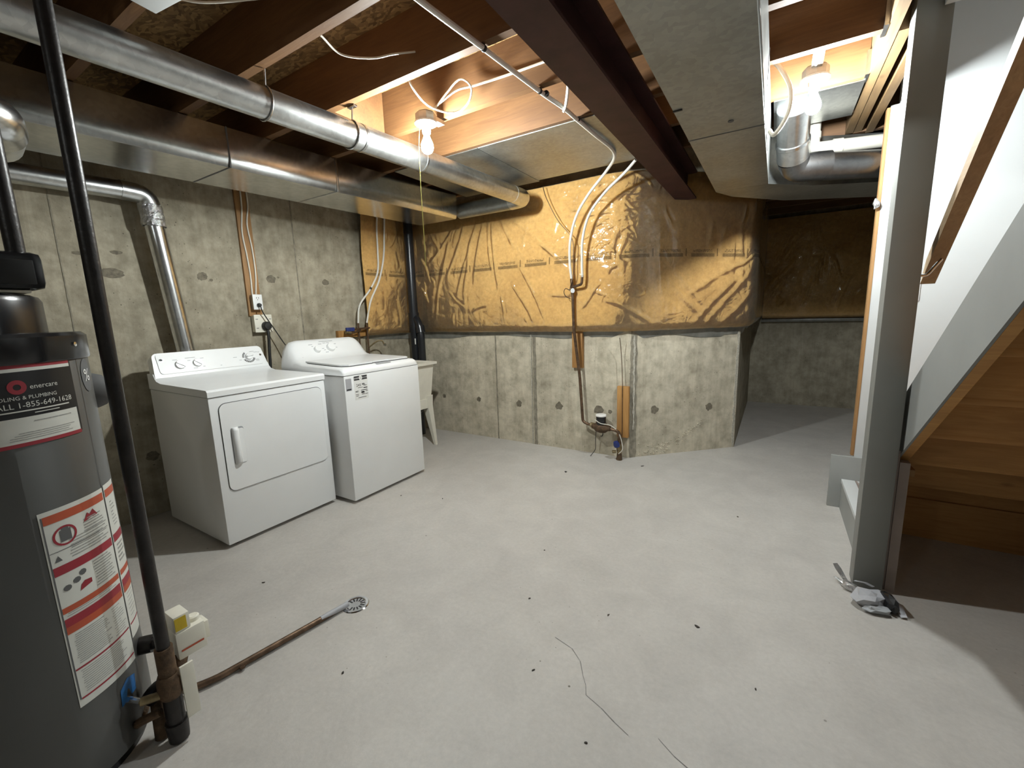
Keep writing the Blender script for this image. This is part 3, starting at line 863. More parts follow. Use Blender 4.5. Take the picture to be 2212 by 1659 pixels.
# console: tilted face with rounded upper corners
CB, CT = Vector((-3.172, 0, .935)), Vector((-3.232, 0, 1.082))
cv = (CT - CB).normalized(); ch = (CT - CB).length
cu = Vector((0, 1, 0)); cn = cu.cross(cv)       # outward
def corner_outline(y0, y1, h, r, inset):
    pts = [(y0, 0), (y1, 0)]
    for i in range(7):
        a = math.radians(90 * i / 6)
        pts.append((y1 - inset - r + r * math.cos(a), h - r + r * math.sin(a)))
    for i in range(7):
        a = math.radians(90 + 90 * i / 6)
        pts.append((y0 + inset + r + r * math.cos(a), h - r + r * math.sin(a)))
    return pts
if cn.x < 0: cn = -cn
def on_console(mb, outline, th, lift=0.0):
    o = CB + cn * (lift + (0))
    n = len(outline)
    vs = [o + cu * a + cv * b for a, b in outline] + [o + cu * a + cv * b + cn * th for a, b in outline]
    return mb.add(vs, [tuple(range(n)), tuple(range(n, 2 * n))] + [(i, (i + 1) % n, n + (i + 1) % n, n + i) for i in range(n)])
on_console(MB(), corner_outline(DY0 + .002, DY1 - .002, ch, .030, .014), .075, -.075).build('console', 'white', dy)
on_console(MB(), rrect(DY0 + .035, DY1 - .028, .020, ch - .006, .020), .005).build('control_panel', 'white_plastic', dy)
def knob(mb_parent, y, s, r, gmat, h=.016, bar=True, ang=-25, name='knob'):
    c = CB + cn * .005 + cu * y + cv * s
    k = MB().lathe([(r, 0), (r, h * .55), (r * .86, h * .75), (0, h * .75)], c, 22, tuple(cn)).build(name, gmat, mb_parent)
    if bar:
        ca, sa = math.cos(math.radians(ang)), math.sin(math.radians(ang))
        du = cu * ca + cv * sa; dv = cv * ca - cu * sa
        vs = []
        for q, w, hh in ((-1, .26, .7), (1, .26, .7)):
            pass
        pts = [(-r * .92, -r * .24), (r * .92, -r * .24), (r * .92, r * .24), (-r * .92, r * .24)]
        b0 = [c + du * a + dv * b + cn * h * .6 for a, b in pts]; b1 = [c + du * a * .96 + dv * b * .55 + cn * h * 1.35 for a, b in pts]
        MB().add(b0 + b1, [(0, 1, 2, 3), (4, 5, 6, 7)] + [(i, (i + 1) % 4, 4 + (i + 1) % 4, 4 + i) for i in range(4)]).build('grip', gmat, k)
    return k
knob(dy, 1.172, .072, .028, 'silver_knob', ang=-35)
knob(dy, 1.268, .074, .026, 'silver_knob', ang=-40)
kd = knob(dy, 1.590, .082, .024, 'white_plastic', h=.022, ang=10, name='timer_dial')
# black timer arc around the dial
for a0, a1 in ((120, 185), (205, 345)):
    mb = MB(); oc = []
    N = max(4, int((a1 - a0) / 8))
    for i in range(N + 1):
        a = math.radians(a0 + (a1 - a0) * i / N); oc.append((1.590 + .042 * math.cos(a), .080 + .042 * math.sin(a)))
    for i in range(N, -1, -1):
        a = math.radians(a0 + (a1 - a0) * i / N); oc.append((1.590 + .031 * math.cos(a), .080 + .031 * math.sin(a)))
    on_console(mb, oc, .0008, .005); mb.build('timer_scale', 'black_print', dy)
    mb = MB()
    for i in range(0, N, 2):
        a = math.radians(a0 + (a1 - a0) * (i + .7) / N); u, v = 1.590 + .0365 * math.cos(a), .080 + .0365 * math.sin(a)
        on_console(mb, rrect(u - .002, u + .002, v - .0028, v + .0028, .0008, 1), .0006, .0058)
    mb.build('timer_marks', 'sticker', dy)['kind'] = 'stuff'
mb = MB(); on_console(mb, disc(.011, 18, 1.082, .108, 1.15), .003, .005); mb.build('badge', 'chrome', dy)
mb = MB(); on_console(mb, disc(.0075, 16, 1.079, .111, 1.2), .001, .008); mb.build('badge_field', 'black_print', dy)
mb = MB(); on_console(mb, disc(.0075, 16, 1.672, .088), .003, .005); mb.build('start_button', 'chrome', dy)
mb = MB()
for y, s, w in ((1.15, .106, .012), (1.235, .112, .028), (1.30, .103, .010), (1.225, .094, .008), (1.25, .040, .012), (1.30, .046, .006), (1.40, .040, .005), (1.50, .085, .012), (1.53, .062, .008), (1.62, .118, .015), (1.645, .112, .012), (1.665, .110, .007), (1.64, .056, .013), (1.645, .049, .011)):
    on_console(mb, [(y - w, s - .0015), (y + w, s - .0015), (y + w, s + .0015), (y - w, s + .0015)], .0004, .005)
mb.build('panel_print', 'grey_print', dy)['kind'] = 'stuff'
# door
MB().plate(rrect(1.064, 1.684, .322, .826, .040), (DX1, 0, 0), (0, 1, 0), (0, 0, 1), .0012).build('door_gap', 'grey_groove', dy)
door = MB().plate(rrect(1.0675, 1.6805, .3255, .8225, .037), (DX1, 0, 0), (0, 1, 0), (0, 0, 1), .006).build('door', 'white', dy)
MB().plate(rrect(1.108, 1.176, .470, .682, .014), (DX1 + .006, 0, 0), (0, 1, 0), (0, 0, 1), .0012).build('handle_recess', 'grey_print', door)
MB().plate(rrect(1.142, 1.175, .474, .672, .010), (DX1 + .006, 0, 0), (0, 1, 0), (0, 0, 1), .003).build('finger_pocket', 'white_plastic', door)
mb = MB()
hp = [(1.112, .0), (1.115, .012), (1.125, .020), (1.138, .020), (1.146, .012), (1.147, 0)]
vs = [(DX1 + .0072 + d * (1 if 0 < i < 4 else .5), y, z) for i, z in enumerate((.470, .485, .575, .665, .682)) for y, d in hp]
n = len(hp)
fs = [(i * n + j, i * n + j + 1, (i + 1) * n + j + 1, (i + 1) * n + j) for i in range(4) for j in range(n - 1)] + [tuple(range(n)), tuple(4 * n + j for j in range(n))]
mb.add(vs, fs); mb.build('door_handle', 'white_plastic', door, sharp=60)

# ================================================================== WASHER
WX0, WX1, WY0, WY1 = -3.075, -2.372, 1.748, 2.432
ws = thing('washing_machine', 'white top-load washer with an energy sticker on its front', 'washer', ((WX0 + WX1) / 2, (WY0 + WY1) / 2, 0))
MB().box(WX0, WX1, WY0, WY1, .022, .886, .008).build('body', 'white', ws)
for x in (WX0 + .06, WX1 - .06):
    for y in (WY0 + .06, WY1 - .06):
        MB().lathe([(0, 0), (.02, 0), (.02, .012), (.010, .014), (.010, .03), (0, .03)], (x, y, 0), 12).build('foot', 'black_rubber', ws)
MB().box(WX0 + .01, WX1 - .003, WY0 + .004, WY1 - .004, .8855, .8895).build('top_gap', 'grey_groove', ws)
def loft_y(rows):
    n = len(rows[0][1]); vs = []; fs = []
    for y, prof in rows: vs += [(x, y, z) for x, z in prof]
    for i in range(len(rows) - 1):
        for j in range(n):
            fs.append((i * n + j, i * n + (j + 1) % n, (i + 1) * n + (j + 1) % n, (i + 1) * n + j))
    fs.append(tuple(range(n))); fs.append(tuple((len(rows) - 1) * n + j for j in range(n)))
    return MB().add(vs, fs)
def topprof(d, c):
    # d pulls the rounded shoulder in; c lowers the console
    zc = 1.108 - c
    return [(WX0, .889), (WX1 - d * .2, .889), (WX1 + .002 - d, .908), (WX1 - .010 - d, .926 - d * .4), (WX1 - .040 - d * .5, .938 - d * .6), (-2.60, .943 - d * .6), (-2.82, .948 - d * .6), (-2.90, .962 - d * .6), (-2.945, 1.000 - c * .35 - d), (-2.995, 1.075 - c * .8), (-3.015, zc - .010), (-3.038, zc), (WX0 + .006, zc - .004), (WX0, zc - .02)]
rows = [(WY0, topprof(.022, .16)), (WY0 + .006, topprof(.012, .12)), (WY0 + .018, topprof(.004, .07)), (WY0 + .04, topprof(0, .030)), (WY0 + .07, topprof(0, .008)), (WY0 + .11, topprof(0, 0)),
        (WY1 - .11, topprof(0, 0)), (WY1 - .07, topprof(0, .008)), (WY1 - .04, topprof(0, .030)), (WY1 - .018, topprof(.004, .07)), (WY1 - .006, topprof(.012, .12)), (WY1, topprof(.022, .16))]
loft_y(rows).build('top_cover', 'white', ws, sharp=50)
# lid with a front lip and a finger notch
lid = [(-2.425, 1.835), (-2.425, 2.03), (-2.440, 2.05), (-2.440, 2.17), (-2.425, 2.19), (-2.425, 2.375), (-2.46, 2.395), (-2.86, 2.385), (-2.868, 2.365), (-2.868, 1.825), (-2.86, 1.805), (-2.50, 1.79), (-2.46, 1.80)]
def lidz(x): return .940 + (-2.425 - x) * .026
n = len(lid)
MB().add([(x + (.004 if x > -2.6 else -.004), y, lidz(x) + .001) for x, y in lid] + [(x + (.004 if x > -2.6 else -.004), y, lidz(x) + .004) for x, y in lid], [tuple(range(n)), tuple(range(n, 2 * n))] + [(i, (i + 1) % n, n + (i + 1) % n, n + i) for i in range(n)]).build('lid_gap', 'grey_groove', ws)
ld = MB().add([(x, y, lidz(x) + .004) for x, y in lid] + [(x, y, lidz(x) + .014) for x, y in lid], [tuple(range(n)), tuple(range(n, 2 * n))] + [(i, (i + 1) % n, n + (i + 1) % n, n + i) for i in range(n)]).build('lid', 'white', ws)
MB().box(-2.446, -2.392, 2.045, 2.175, .932, .9385, .003).build('finger_notch', 'grey_print', ws)
for y in (1.845,):
    MB().box(-2.872, -2.862, y - .02, y + .02, .952, .958).build('hinge', 'grey_print', ws)
# console knobs and print
P0, P1 = Vector((-2.945, 0, 1.0)), Vector((-2.995, 0, 1.075))
wv = (P1 - P0).normalized(); wn = Vector((wv.z, 0, -wv.x))
if wn.x < 0: wn = -wn
def on_wc(mb, outline, th, lift=0.0):
    n = len(outline)
    vs = [P0 + wn * lift + Vector((0, a, 0)) + wv * b for a, b in outline] + [P0 + wn * (lift + th) + Vector((0, a, 0)) + wv * b for a, b in outline]
    return mb.add(vs, [tuple(range(n)), tuple(range(n, 2 * n))] + [(i, (i + 1) % n, n + (i + 1) % n, n + i) for i in range(n)])
for y, s, r in ((1.975, .038, .026), (2.095, .046, .034)):
    k = MB().lathe([(r, -.001), (r * .98, .014), (r * .84, .022), (0, .023)], P0 + Vector((0, y, 0)) + wv * s, 24, tuple(wn)).build('knob', 'white_plastic', ws)
mb = MB()
for y, s, w in ((1.94, .086, .016), (2.02, .086, .014), (2.06, .092, .012), (2.09, .092, .012), (2.15, .078, .009), (2.04, .030, .008), (2.05, .010, .013), (2.03, .045, .009), (2.15, .045, .006), (1.95, .070, .006)):
    on_wc(mb, [(y - w, s - .002), (y + w, s - .002), (y + w, s + .002), (y - w, s + .002)], .0005, .0005)
on_wc(mb, [(2.02, .106), (2.14, .106), (2.14, .109), (2.02, .109)], .0005, .0005)
on_wc(mb, [(1.83, -.020), (1.885, -.020), (1.885, -.0165), (1.83, -.0165)], .0005, .004)
mb.build('panel_print', 'grey_print', ws)['kind'] = 'stuff'
# energy label and the small grey sticker
MB().plate(rrect(1.822, 1.934, .716, .880, .002, 1), (WX1, 0, 0), (0, 1, 0), (0, 0, 1), .0008).build('energy_label', 'sticker', ws)
SX = WX1 + .0012
def wflat(mb, s, size, y, z, align='LEFT'):
    vs, fs = text2d(s, size, align)
    return mb.add([(SX + .0003, y + a, z + b) for a, b in vs], fs)
MB().plate(rrect(1.824, 1.931, .848, .876, .001, 1), (WX1 + .0008, 0, 0), (0, 1, 0), (0, 0, 1), .0004).build('label_header', 'black_print', ws)
MB().plate(disc(.0145, 20, 1.8775, .862), (WX1 + .0012, 0, 0), (0, 1, 0), (0, 0, 1), .0003).build('label_emblem', 'sticker', ws)
mb = MB(); wflat(mb, 'ENER', .0145, 1.827, .8570); wflat(mb, 'GUIDE', .0130, 1.8935, .8570); mb.build('label_lettering', 'sticker', ws)
mb = MB(); wflat(mb, 'C', .019, 1.8715, .8555)
wflat(mb, '245', .026, 1.838, .805)
for y, z, w, h in ((1.895, .820, .010, .002), (1.898, .814, .012, .002), (1.910, .807, .014, .0016), (1.87, .796, .02, .0012), (1.912, .7905, .016, .003), (1.84, .775, .012, .0015), (1.90, .776, .026, .002), (1.84, .769, .012, .0015), (1.888, .762, .013, .006), (1.92, .767, .010, .0015), (1.842, .752, .013, .0015), (1.89, .749, .012, .002), (1.918, .748, .012, .0015), (1.842, .742, .011, .0015), (1.88, .728, .034, .0015)):
    mb.add([(SX + .0002, y - w, z - h), (SX + .0002, y + w, z - h), (SX + .0002, y + w, z + h), (SX + .0002, y - w, z + h)], [(0, 1, 2, 3)])
mb.build('label_print', 'black_print', ws)['kind'] = 'stuff'
MB().plate(rrect(1.757, 1.803, .786, .868, .003, 1), (WX1, 0, 0), (0, 1, 0), (0, 0, 1), .0008).build('grey_sticker', 'sticker_grey', ws)
MB().plate(rrect(1.762, 1.798, .790, .799, .001, 1), (WX1 + .0008, 0, 0), (0, 1, 0), (0, 0, 1), .0003).build('sticker_strip', 'black_print', ws)

# ================================================================== LAUNDRY TUB
tb = thing('laundry_tub', 'cream plastic laundry tub on tapered legs behind the washer', 'sink', (-3.06, 2.86, 0))
tx0, tx1, ty0, ty1 = -3.33, -2.775, 2.57, 3.095
def ring(i, z): return [(tx0 + i, ty0 + i, z), (tx1 - i, ty0 + i, z), (tx1 - i, ty1 - i, z), (tx0 + i, ty1 - i, z)]
rings = [ring(.10, .452), ring(.055, .470), ring(.045, .52), ring(.022, .795), ring(-.004, .803), ring(-.004, .826), ring(.012, .829), ring(.030, .815), ring(.055, .53), ring(.09, .50)]
vs = [p for r_ in rings for p in r_]; fs = []
for i in range(len(rings) - 1):
    for j in range(4): fs.append((i * 4 + j, i * 4 + (j + 1) % 4, (i + 1) * 4 + (j + 1) % 4, (i + 1) * 4 + j))
fs.append((0, 1, 2, 3)); k = (len(rings) - 1) * 4; fs.append((k, k + 1, k + 2, k + 3))
MB().add(vs, fs).build('basin', 'tub', tb)
for sx, x in ((-1, tx0 + .075), (1, tx1 - .075)):
    for sy, y in ((-1, ty0 + .075), (1, ty1 - .075)):
        w0, w1 = .038, .013
        top = [(x - w0, y - w0, .50), (x + w0, y - w0, .50), (x + w0, y + w0, .50), (x - w0, y + w0, .50)]
        mid = [(x - w0 + .004, y - w0 + .004, .40), (x + w0 - .004, y - w0 + .004, .40), (x + w0 - .004, y + w0 - .004, .40), (x - w0 + .004, y + w0 - .004, .40)]
        fx, fy = x + sx * .055, y + sy * .020
        bot = [(fx - w1, fy - w1, 0), (fx + w1, fy - w1, 0), (fx + w1, fy + w1, 0), (fx - w1, fy + w1, 0)]
        MB().add(top + mid + bot, [(0, 1, 2, 3), (8, 9, 10, 11)] + [(i * 4 + j, i * 4 + (j + 1) % 4, (i + 1) * 4 + (j + 1) % 4, (i + 1) * 4 + j) for i in range(2) for j in range(4)]).build('leg', 'tub', tb)
MB().box(tx0 + .05, tx1 - .05, ty0 + .046, ty0 + .056, .38, .47).build('apron', 'tub', tb)
MB().box(tx1 - .056, tx1 - .046, ty0 + .05, ty1 - .05, .38, .47).build('apron', 'tub', tb)
MB().tube(bend([(-3.05, 2.83, .46), (-3.05, 2.83, .30), (-3.05, 3.0, .27), (-3.09, 3.20, .30), (-3.09, 3.26, .40)], .05), .022, 14).build('trap_pipe', 'abs', tb)

# drain stack in the corner
st = thing('drain_stack', 'black plastic drain pipe standing in the corner behind the tub', 'pipe', (-3.20, 3.29, 0))
MB().tube([(-3.205, 3.27, 0), (-3.205, 3.27, 2.288)], .046, 20).build('main_pipe', 'abs', st)
MB().tube([(-3.205, 3.27, 1.10), (-3.205, 3.27, 1.30)], .054, 20).build('hub', 'abs', st)
MB().tube(bend([(-3.19, 3.27, 1.26), (-3.13, 3.26, 1.19), (-3.10, 3.25, 1.08), (-3.10, 3.25, .42)], .06), .038, 18).build('branch_pipe', 'abs', st)
MB().tube([(-3.118, 3.256, 1.16), (-3.10, 3.25, 1.09)], .047, 18).build('hub', 'abs', st)
MB().tube([(-3.10, 3.25, .40), (-3.10, 3.25, .52)], .046, 18).build('hub', 'abs', st)
MB().box(-3.166, -3.154, 3.222, 3.226, .975, 1.035).build('pipe_label', 'sticker', st)

# ================================================================== LEFT WALL FITTINGS
bd = tag(MB().box(XL, XL + .020, 1.752, 1.850, 1.30, 2.288, .002).build('cable_board', 'stud', None, (XL, 1.8, 1.30)), 'upright wooden board on the concrete wall carrying two white cables', 'board')
for i, (pts, lab) in enumerate((([(1.795, 2.289), (1.792, 2.10), (1.772, 1.92), (1.785, 1.75), (1.792, 1.60), (1.788, 1.462)], 'white cable on the wall board leading straight to the outlet'),
                                ([(1.835, 2.289), (1.838, 2.12), (1.815, 1.98), (1.830, 1.80), (1.832, 1.62), (1.815, 1.462)], 'white cable on the right side of the wall board'))):
    tag(MB().tube(spline([(XL + .026, y, z) for y, z in pts], 8), .0055, 8).build('power_cable', 'cable', None, (XL + .03, 1.8, 1.46)), lab, 'cable', 'cables on the wall board')
ol = thing('wall_outlet', 'white duplex outlet with one black plug in it', 'outlet', (XL + .02, 1.80, 1.35))
MB().box(XL + .020, XL + .062, 1.770, 1.832, 1.352, 1.458).build('box', 'box_steel', ol)
MB().box(XL + .062, XL + .068, 1.766, 1.836, 1.348, 1.462, .002).build('face_plate', 'white_plastic', ol)
mb = MB()
for dz in (1.430,):
    for dyy in (-.008, .008):
        mb.box(XL + .068, XL + .0688, 1.801 + dyy - .0015, 1.801 + dyy + .0015, dz, dz + .012)
    mb.lathe([(.003, 0), (.003, .0008), (0, .0008)], (XL + .068, 1.801, dz - .008), 8, (1, 0, 0))
mb.build('slots', 'black_print', ol)['kind'] = 'stuff'
pg = thing('appliance_cable', 'thin black power cord from the outlet down behind the washer', 'cord', (XL + .07, 1.80, 1.37))
MB().lathe([(.014, 0), (.015, .012), (.010, .028), (0, .030)], (XL + .0685, 1.803, 1.382), 12, (1, 0, 0)).build('plug', 'black_rubber', pg)
MB().tube(spline([(XL + .095, 1.803, 1.378), (XL + .098, 1.806, 1.345), (XL + .09, 1.83, 1.30), (XL + .095, 1.89, 1.19), (XL + .12, 1.95, 1.06), (XL + .20, 1.99, .95), (XL + .26, 2.0, .85)], 7), .0042, 8).build('cord', 'black_rubber', pg)
ro = thing('dryer_outlet', 'cream square range-type outlet below the duplex outlet', 'outlet', (XL, 1.83, 1.18))
MB().box(XL, XL + .050, 1.768, 1.896, 1.178, 1.306, .006).build('body', 'cream', ro)
MB().box(XL + .050, XL + .054, 1.764, 1.900, 1.174, 1.310, .004).build('cover', 'cream', ro)
mb = MB()
for y in (1.774, 1.876):
    for z in (1.205, 1.273):
        mb.box(XL + .054, XL + .0547, y, y + .018, z, z + .004)
mb.build('cover_slots', 'black_print', ro)['kind'] = 'stuff'
dc = thing('appliance_cable', 'thick black cord plugged into the cream outlet', 'cord', (XL + .05, 1.84, 1.2))
MB().lathe([(.034, 0), (.034, .022), (.026, .038), (0, .040)], (XL + .0548, 1.846, 1.222), 18, (1, 0, 0)).build('plug', 'black_rubber', dc)
MB().tube(spline([(XL + .075, 1.846, 1.20), (XL + .078, 1.845, 1.14), (XL + .075, 1.838, 1.02), (XL + .08, 1.82, .85), (XL + .09, 1.75, .70)], 6), .011, 10).build('cord', 'black_rubber', dc)

# dryer exhaust
ve = thing('dryer_vent', 'silver exhaust pipe rising from the dryer to a taped elbow', 'duct', (-3.34, 1.28, .2))
MB().tube([(-3.36, 1.305, .15), (-3.353, 1.275, 1.07), (-3.338, 1.200, 1.93)], .052, 24).build('riser_pipe', 'galv_bright', ve)
MB().tube(bend([(-3.338, 1.203, 1.90), (-3.337, 1.19, 2.045), (-3.335, 1.06, 2.05)], .085, 6), .056, 22).build('elbow', 'galv', ve)
MB().tube([(-3.335, 1.10, 2.05), (-3.33, .3, 2.03), (-3.33, -2.48, 2.02)], .052, 22).build('horizontal_pipe', 'galv', ve)
mb = MB(); N = 26; vs = []; fs = []
for i in range(9):
    zc = 1.86 + i * .016
    for j in range(N):
        a = 2 * math.pi * j / N; r = .0605 * (1 + random.uniform(-.05, .05))
        c = Vector((-3.338 + (1.93 - zc) * -.016, 1.200 + (1.93 - zc) * .085, zc))
        vs.append(c + Vector((r * math.cos(a), r * math.sin(a), random.uniform(-.004, .004))))
for i in range(8):
    for j in range(N): fs.append((i * N + j, i * N + (j + 1) % N, (i + 1) * N + (j + 1) % N, (i + 1) * N + j))
mb.add(vs, fs); mb.build('foil_tape', 'foil', ve, smooth=False)

# plastic and copper water lines feeding the laundry
for pts, lab in (([(-3.31, 2.985, 2.288), (-3.315, 2.965, 2.10), (-3.32, 2.962, 1.90), (-3.325, 2.945, 1.70), (-3.33, 2.85, 1.54), (-3.345, 2.715, 1.38), (-3.36, 2.69, 1.21)], 'white plastic water line bowing left beside the corner'),
                 ([(-3.31, 3.075, 2.288), (-3.315, 3.058, 2.10), (-3.32, 3.03, 1.85), (-3.325, 2.955, 1.62), (-3.335, 2.84, 1.42), (-3.36, 2.790, 1.21)], 'white plastic water line right of its twin beside the corner')):
    tag(MB().tube(spline(pts, 8), .0085, 10).build('water_line', 'pex', None, pts[-1]), lab, 'pipe', 'laundry water lines')
tag(MB().box(XL + .005, XL + .043, 2.50, 2.86, 1.085, 1.150, .003).build('nailer_block', 'block', None, (XL, 2.68, 1.085)), 'short wooden block behind the laundry shutoff valves', 'wood block')
mf = thing('laundry_valves', 'copper laundry shutoffs with a blue handle above the washer', 'valve', (-3.36, 2.70, 1.1))
MB().tube([(-3.36, 2.690, 1.215), (-3.36, 2.690, .80)], .009, 10).build('riser', 'copper', mf)
MB().tube([(-3.36, 2.790, 1.215), (-3.36, 2.790, .80)], .009, 10).build('riser', 'copper', mf)
MB().tube([(-3.355, 2.815, 1.165), (-3.352, 2.56, 1.155)], .010, 10).build('manifold', 'copper', mf)
MB().tube([(-3.345, 2.70, 1.145), (-3.342, 2.58, 1.125)], .008, 10).build('branch', 'copper', mf)
MB().lathe([(0, 0), (.016, 0), (.016, .05), (0, .05)], (-3.34, 2.58, 1.13), 12, (0, -1, .15)).build('valve_body', 'brass', mf)
MB().box(-3.345, -3.325, 2.53, 2.62, 1.142, 1.178, .006).build('handle', 'blue', mf)
MB().tube(spline([(-3.35, 2.79, .98), (-3.30, 2.84, 1.03), (-3.27, 2.88, 1.035), (-3.265, 2.90, 1.0)], 5), .007, 8).build('hose_bib', 'brass', mf)
MB().lathe([(0, 0), (.012, 0), (.012, .02), (0, .02)], (-3.262, 2.905, .985), 10, (.3, 0, 1)).build('hose_end', 'chrome', mf)
MB().tube(spline([(-3.35, 2.72, .90), (-3.30, 2.62, .84), (-3.22, 2.50, .80), (-3.16, 2.40, .7), (-3.12, 2.3, .5)], 6), .010, 8).build('hose', 'black_rubber', mf)

# ================================================================== WATER SERVICE ON THE BACK WALL
tag(MB().box(-1.507, -1.410, YB - .040, YB, .77, 1.09, .003).build('nailer_block', 'block', None, (-1.46, YB, .77)), 'wooden block on the back wall behind the copper riser', 'wood block')
bl2 = tag(MB().box(-1.098, -1.000, 3.449, 3.487, .19, .63, .003).build('nailer_block', 'block', None, (-1.05, YB, .19)), 'upright wooden block beside the water meter', 'wood block')
wm = thing('water_meter', 'bronze water meter with a white cap on the copper service pipe', 'water meter', (-1.07, 3.43, 0))
YM = 3.405
MB().tube(bend([(-1.452, 3.345, 1.42), (-1.448, 3.36, 1.10), (-1.415, YM, .70), (-1.388, YM, .302), (-1.33, YM - .005, .285), (-1.30, YM - .01, .287)], .035), .0125, 12).build('copper_riser', 'copper', wm)
MB().tube([(-1.312, YM - .01, .287), (-1.276, YM - .012, .284)], .022, 8).build('coupling_nut', 'brass', wm)
MB().lathe([(.0, -.080), (.022, -.080), (.026, -.06), (.044, -.04), (.050, 0), (.044, .04), (.026, .06), (.022, .080), (0, .080)], (-1.215, YM - .015, .275), 16, (1, .05, -.06)).build('meter_body', 'rust_pipe', wm)
MB().lathe([(.038, 0), (.042, .012), (.042, .075), (0, .075)], (-1.215, YM - .018, .300), 22).build('register', 'heater_black', wm)
MB().lathe([(.045, 0), (.046, .010), (.042, .015), (0, .016)], (-1.215, YM - .018, .374), 22).build('cap', 'porcelain', wm)
MB().tube(bend([(-1.135, YM - .012, .268), (-1.08, YM - .01, .258), (-1.062, 3.41, .235), (-1.062, 3.415, .10)], .03), .0135, 12).build('copper_elbow', 'copper', wm)
MB().tube([(-1.062, 3.415, .22), (-1.062, 3.415, .14)], .017, 12).build('copper_sleeve', 'copper', wm)
MB().lathe([(0, 0), (.018, 0), (.022, .02), (.026, .045), (.022, .07), (.015, .085), (0, .085)], (-1.062, 3.416, .055), 14).build('main_valve', 'brass', wm)
MB().tube([(-1.062, 3.416, 0), (-1.062, 3.416, .06)], [.026, .020], 12).build('floor_stub', 'rust_pipe', wm)
MB().lathe([(0, 0), (.014, 0), (.014, .03), (0, .032)], (-1.085, 3.395, .075), 10, (-1, -.6, 0)).build('drain_port', 'brass', wm)
MB().lathe([(0, 0), (.024, .0), (.027, .02), (.020, .045), (0, .05)], (-1.072, 3.385, .125), 12, (-.2, -.3, 1)).build('valve_handle', 'blue', wm)
MB().tube(spline([(-1.258, YM - .05, .345), (-1.20, YM - .065, .322), (-1.13, YM - .03, .305), (-1.08, YM - .01, .262), (-1.055, 3.40, .22), (-1.035, 3.395, .16), (-1.03, 3.395, .10), (-1.06, 3.39, .06)], 7), .0035, 7).build('bonding_wire', 'cable', wm)
MB().tube(spline([(-1.265, YM, .24), (-1.275, YM + .01, .15), (-1.28, YM + .02, .06), (-1.31, YM - .02, .004)], 5), .003, 6).build('loose_wire', 'black_rubber', wm)
MB().tube(spline([(-1.20, YM - .01, .235), (-1.205, YM - .01, .20), (-1.222, YM - .01, .195)], 5), .004, 6).build('seal_wire', 'black_rubber', wm)
# tees and elbows on the top of the riser
tf = thing('supply_tee', 'copper tee and elbow joining two white water lines on the insulation', 'pipe fitting', (-1.45, 3.33, 1.4))
MB().tube([(-1.452, 3.345, 1.39), (-1.455, 3.335, 1.53)], .014, 12).build('tee', 'copper', tf)
MB().tube(bend([(-1.455, 3.335, 1.46), (-1.36, 3.318, 1.478), (-1.352, 3.312, 1.545)], .02), .011, 12).build('elbow', 'copper', tf)
MB().tube([(-1.46, 3.335, 1.432), (-1.440, 3.32, 1.432)], .020, 10).build('ground_clamp', 'chrome', tf)
MB().tube(spline([(-1.465, 3.32, 1.435), (-1.495, 3.30, 1.45), (-1.51, 3.30, 1.42), (-1.495, 3.31, 1.385), (-1.465, 3.33, 1.37)], 6), .003, 6).build('ground_wire', 'black_rubber', tf)
for i, (pts, lab) in enumerate((
        ([(-1.455, 3.335, 1.52), (-1.462, 3.315, 1.66), (-1.445, 3.29, 1.83), (-1.385, 3.27, 2.0), (-1.27, 3.24, 2.14), (-1.10, 3.15, 2.250), (-.985, 2.98, 2.269), (-.945, 2.80, 2.269), (-.955, 2.55, 2.269), (-.968, 2.31, 2.274), (-.975, 2.15, 2.277), (-.998, 1.93, 2.277), (-1.026, 1.52, 2.277), (-1.055, 1.12, 2.277), (-1.07, .6, 2.277), (-1.08, -2.4, 2.277)], 'white water line curving up the insulation and along under the joists'),
        ([(-1.352, 3.312, 1.535), (-1.352, 3.305, 1.66), (-1.335, 3.28, 1.83), (-1.27, 3.26, 2.0), (-1.13, 3.22, 2.13), (-.98, 3.18, 2.22), (-.88, 3.12, 2.274)], 'white water line curving up the insulation to the steel beam'))):
    tag(MB().tube(spline(pts, 9), .0105, 10).build('water_line', 'pex', None, pts[0]), lab, 'pipe', 'main water lines')
for x, y, lab in ((-1.026, 1.52, 'black pipe clip on the joist nearest the viewer'), (-.998, 1.93, 'black pipe clip at the near edge of the brightly lit joist'), (-.982, 1.97, 'black pipe clip at the far edge of the brightly lit joist'), (-.975, 2.15, 'black clip where the short branch leaves the white line'), (-.968, 2.31, 'black pipe clip beside the sheet-metal panel')):
    mb = MB(); mb.tube([(x + .0005, y - .006, 2.277), (x, y + .006, 2.277)], .0128, 12); mb.box(x - .022, x + .004, y - .005, y + .005, 2.280, 2.2895)
    tag(mb.build('pipe_clip', 'black_rubber', None, (x, y, 2.265)), lab, 'clip', 'black pipe clips along the joists')
tag(MB().tube(spline([(-.975, 2.15, 2.262), (-.94, 2.10, 2.268), (-.90, 2.03, 2.282), (-.86, 1.96, 2.30), (-.80, 1.92, 2.33), (-.75, 1.87, 2.40)], 6), .008, 8).build('water_line', 'pex', None, (-.97, 2.15, 2.26)), 'short white branch line beside the steel beam', 'pipe')
tag(MB().tube(spline([(-1.69, 3.30, 2.28), (-1.655, 3.295, 2.18), (-1.56, 3.30, 2.0), (-1.435, 3.30, 1.84), (-1.43, 3.315, 1.66), (-1.435, 3.32, 1.56), (-1.455, 3.315, 1.48), (-1.465, 3.315, 1.44)], 7), .0032, 6).build('ground_cable', 'copper', None, (-1.46, 3.31, 1.44)), 'thin brown ground wire slanting across the insulation', 'wire')
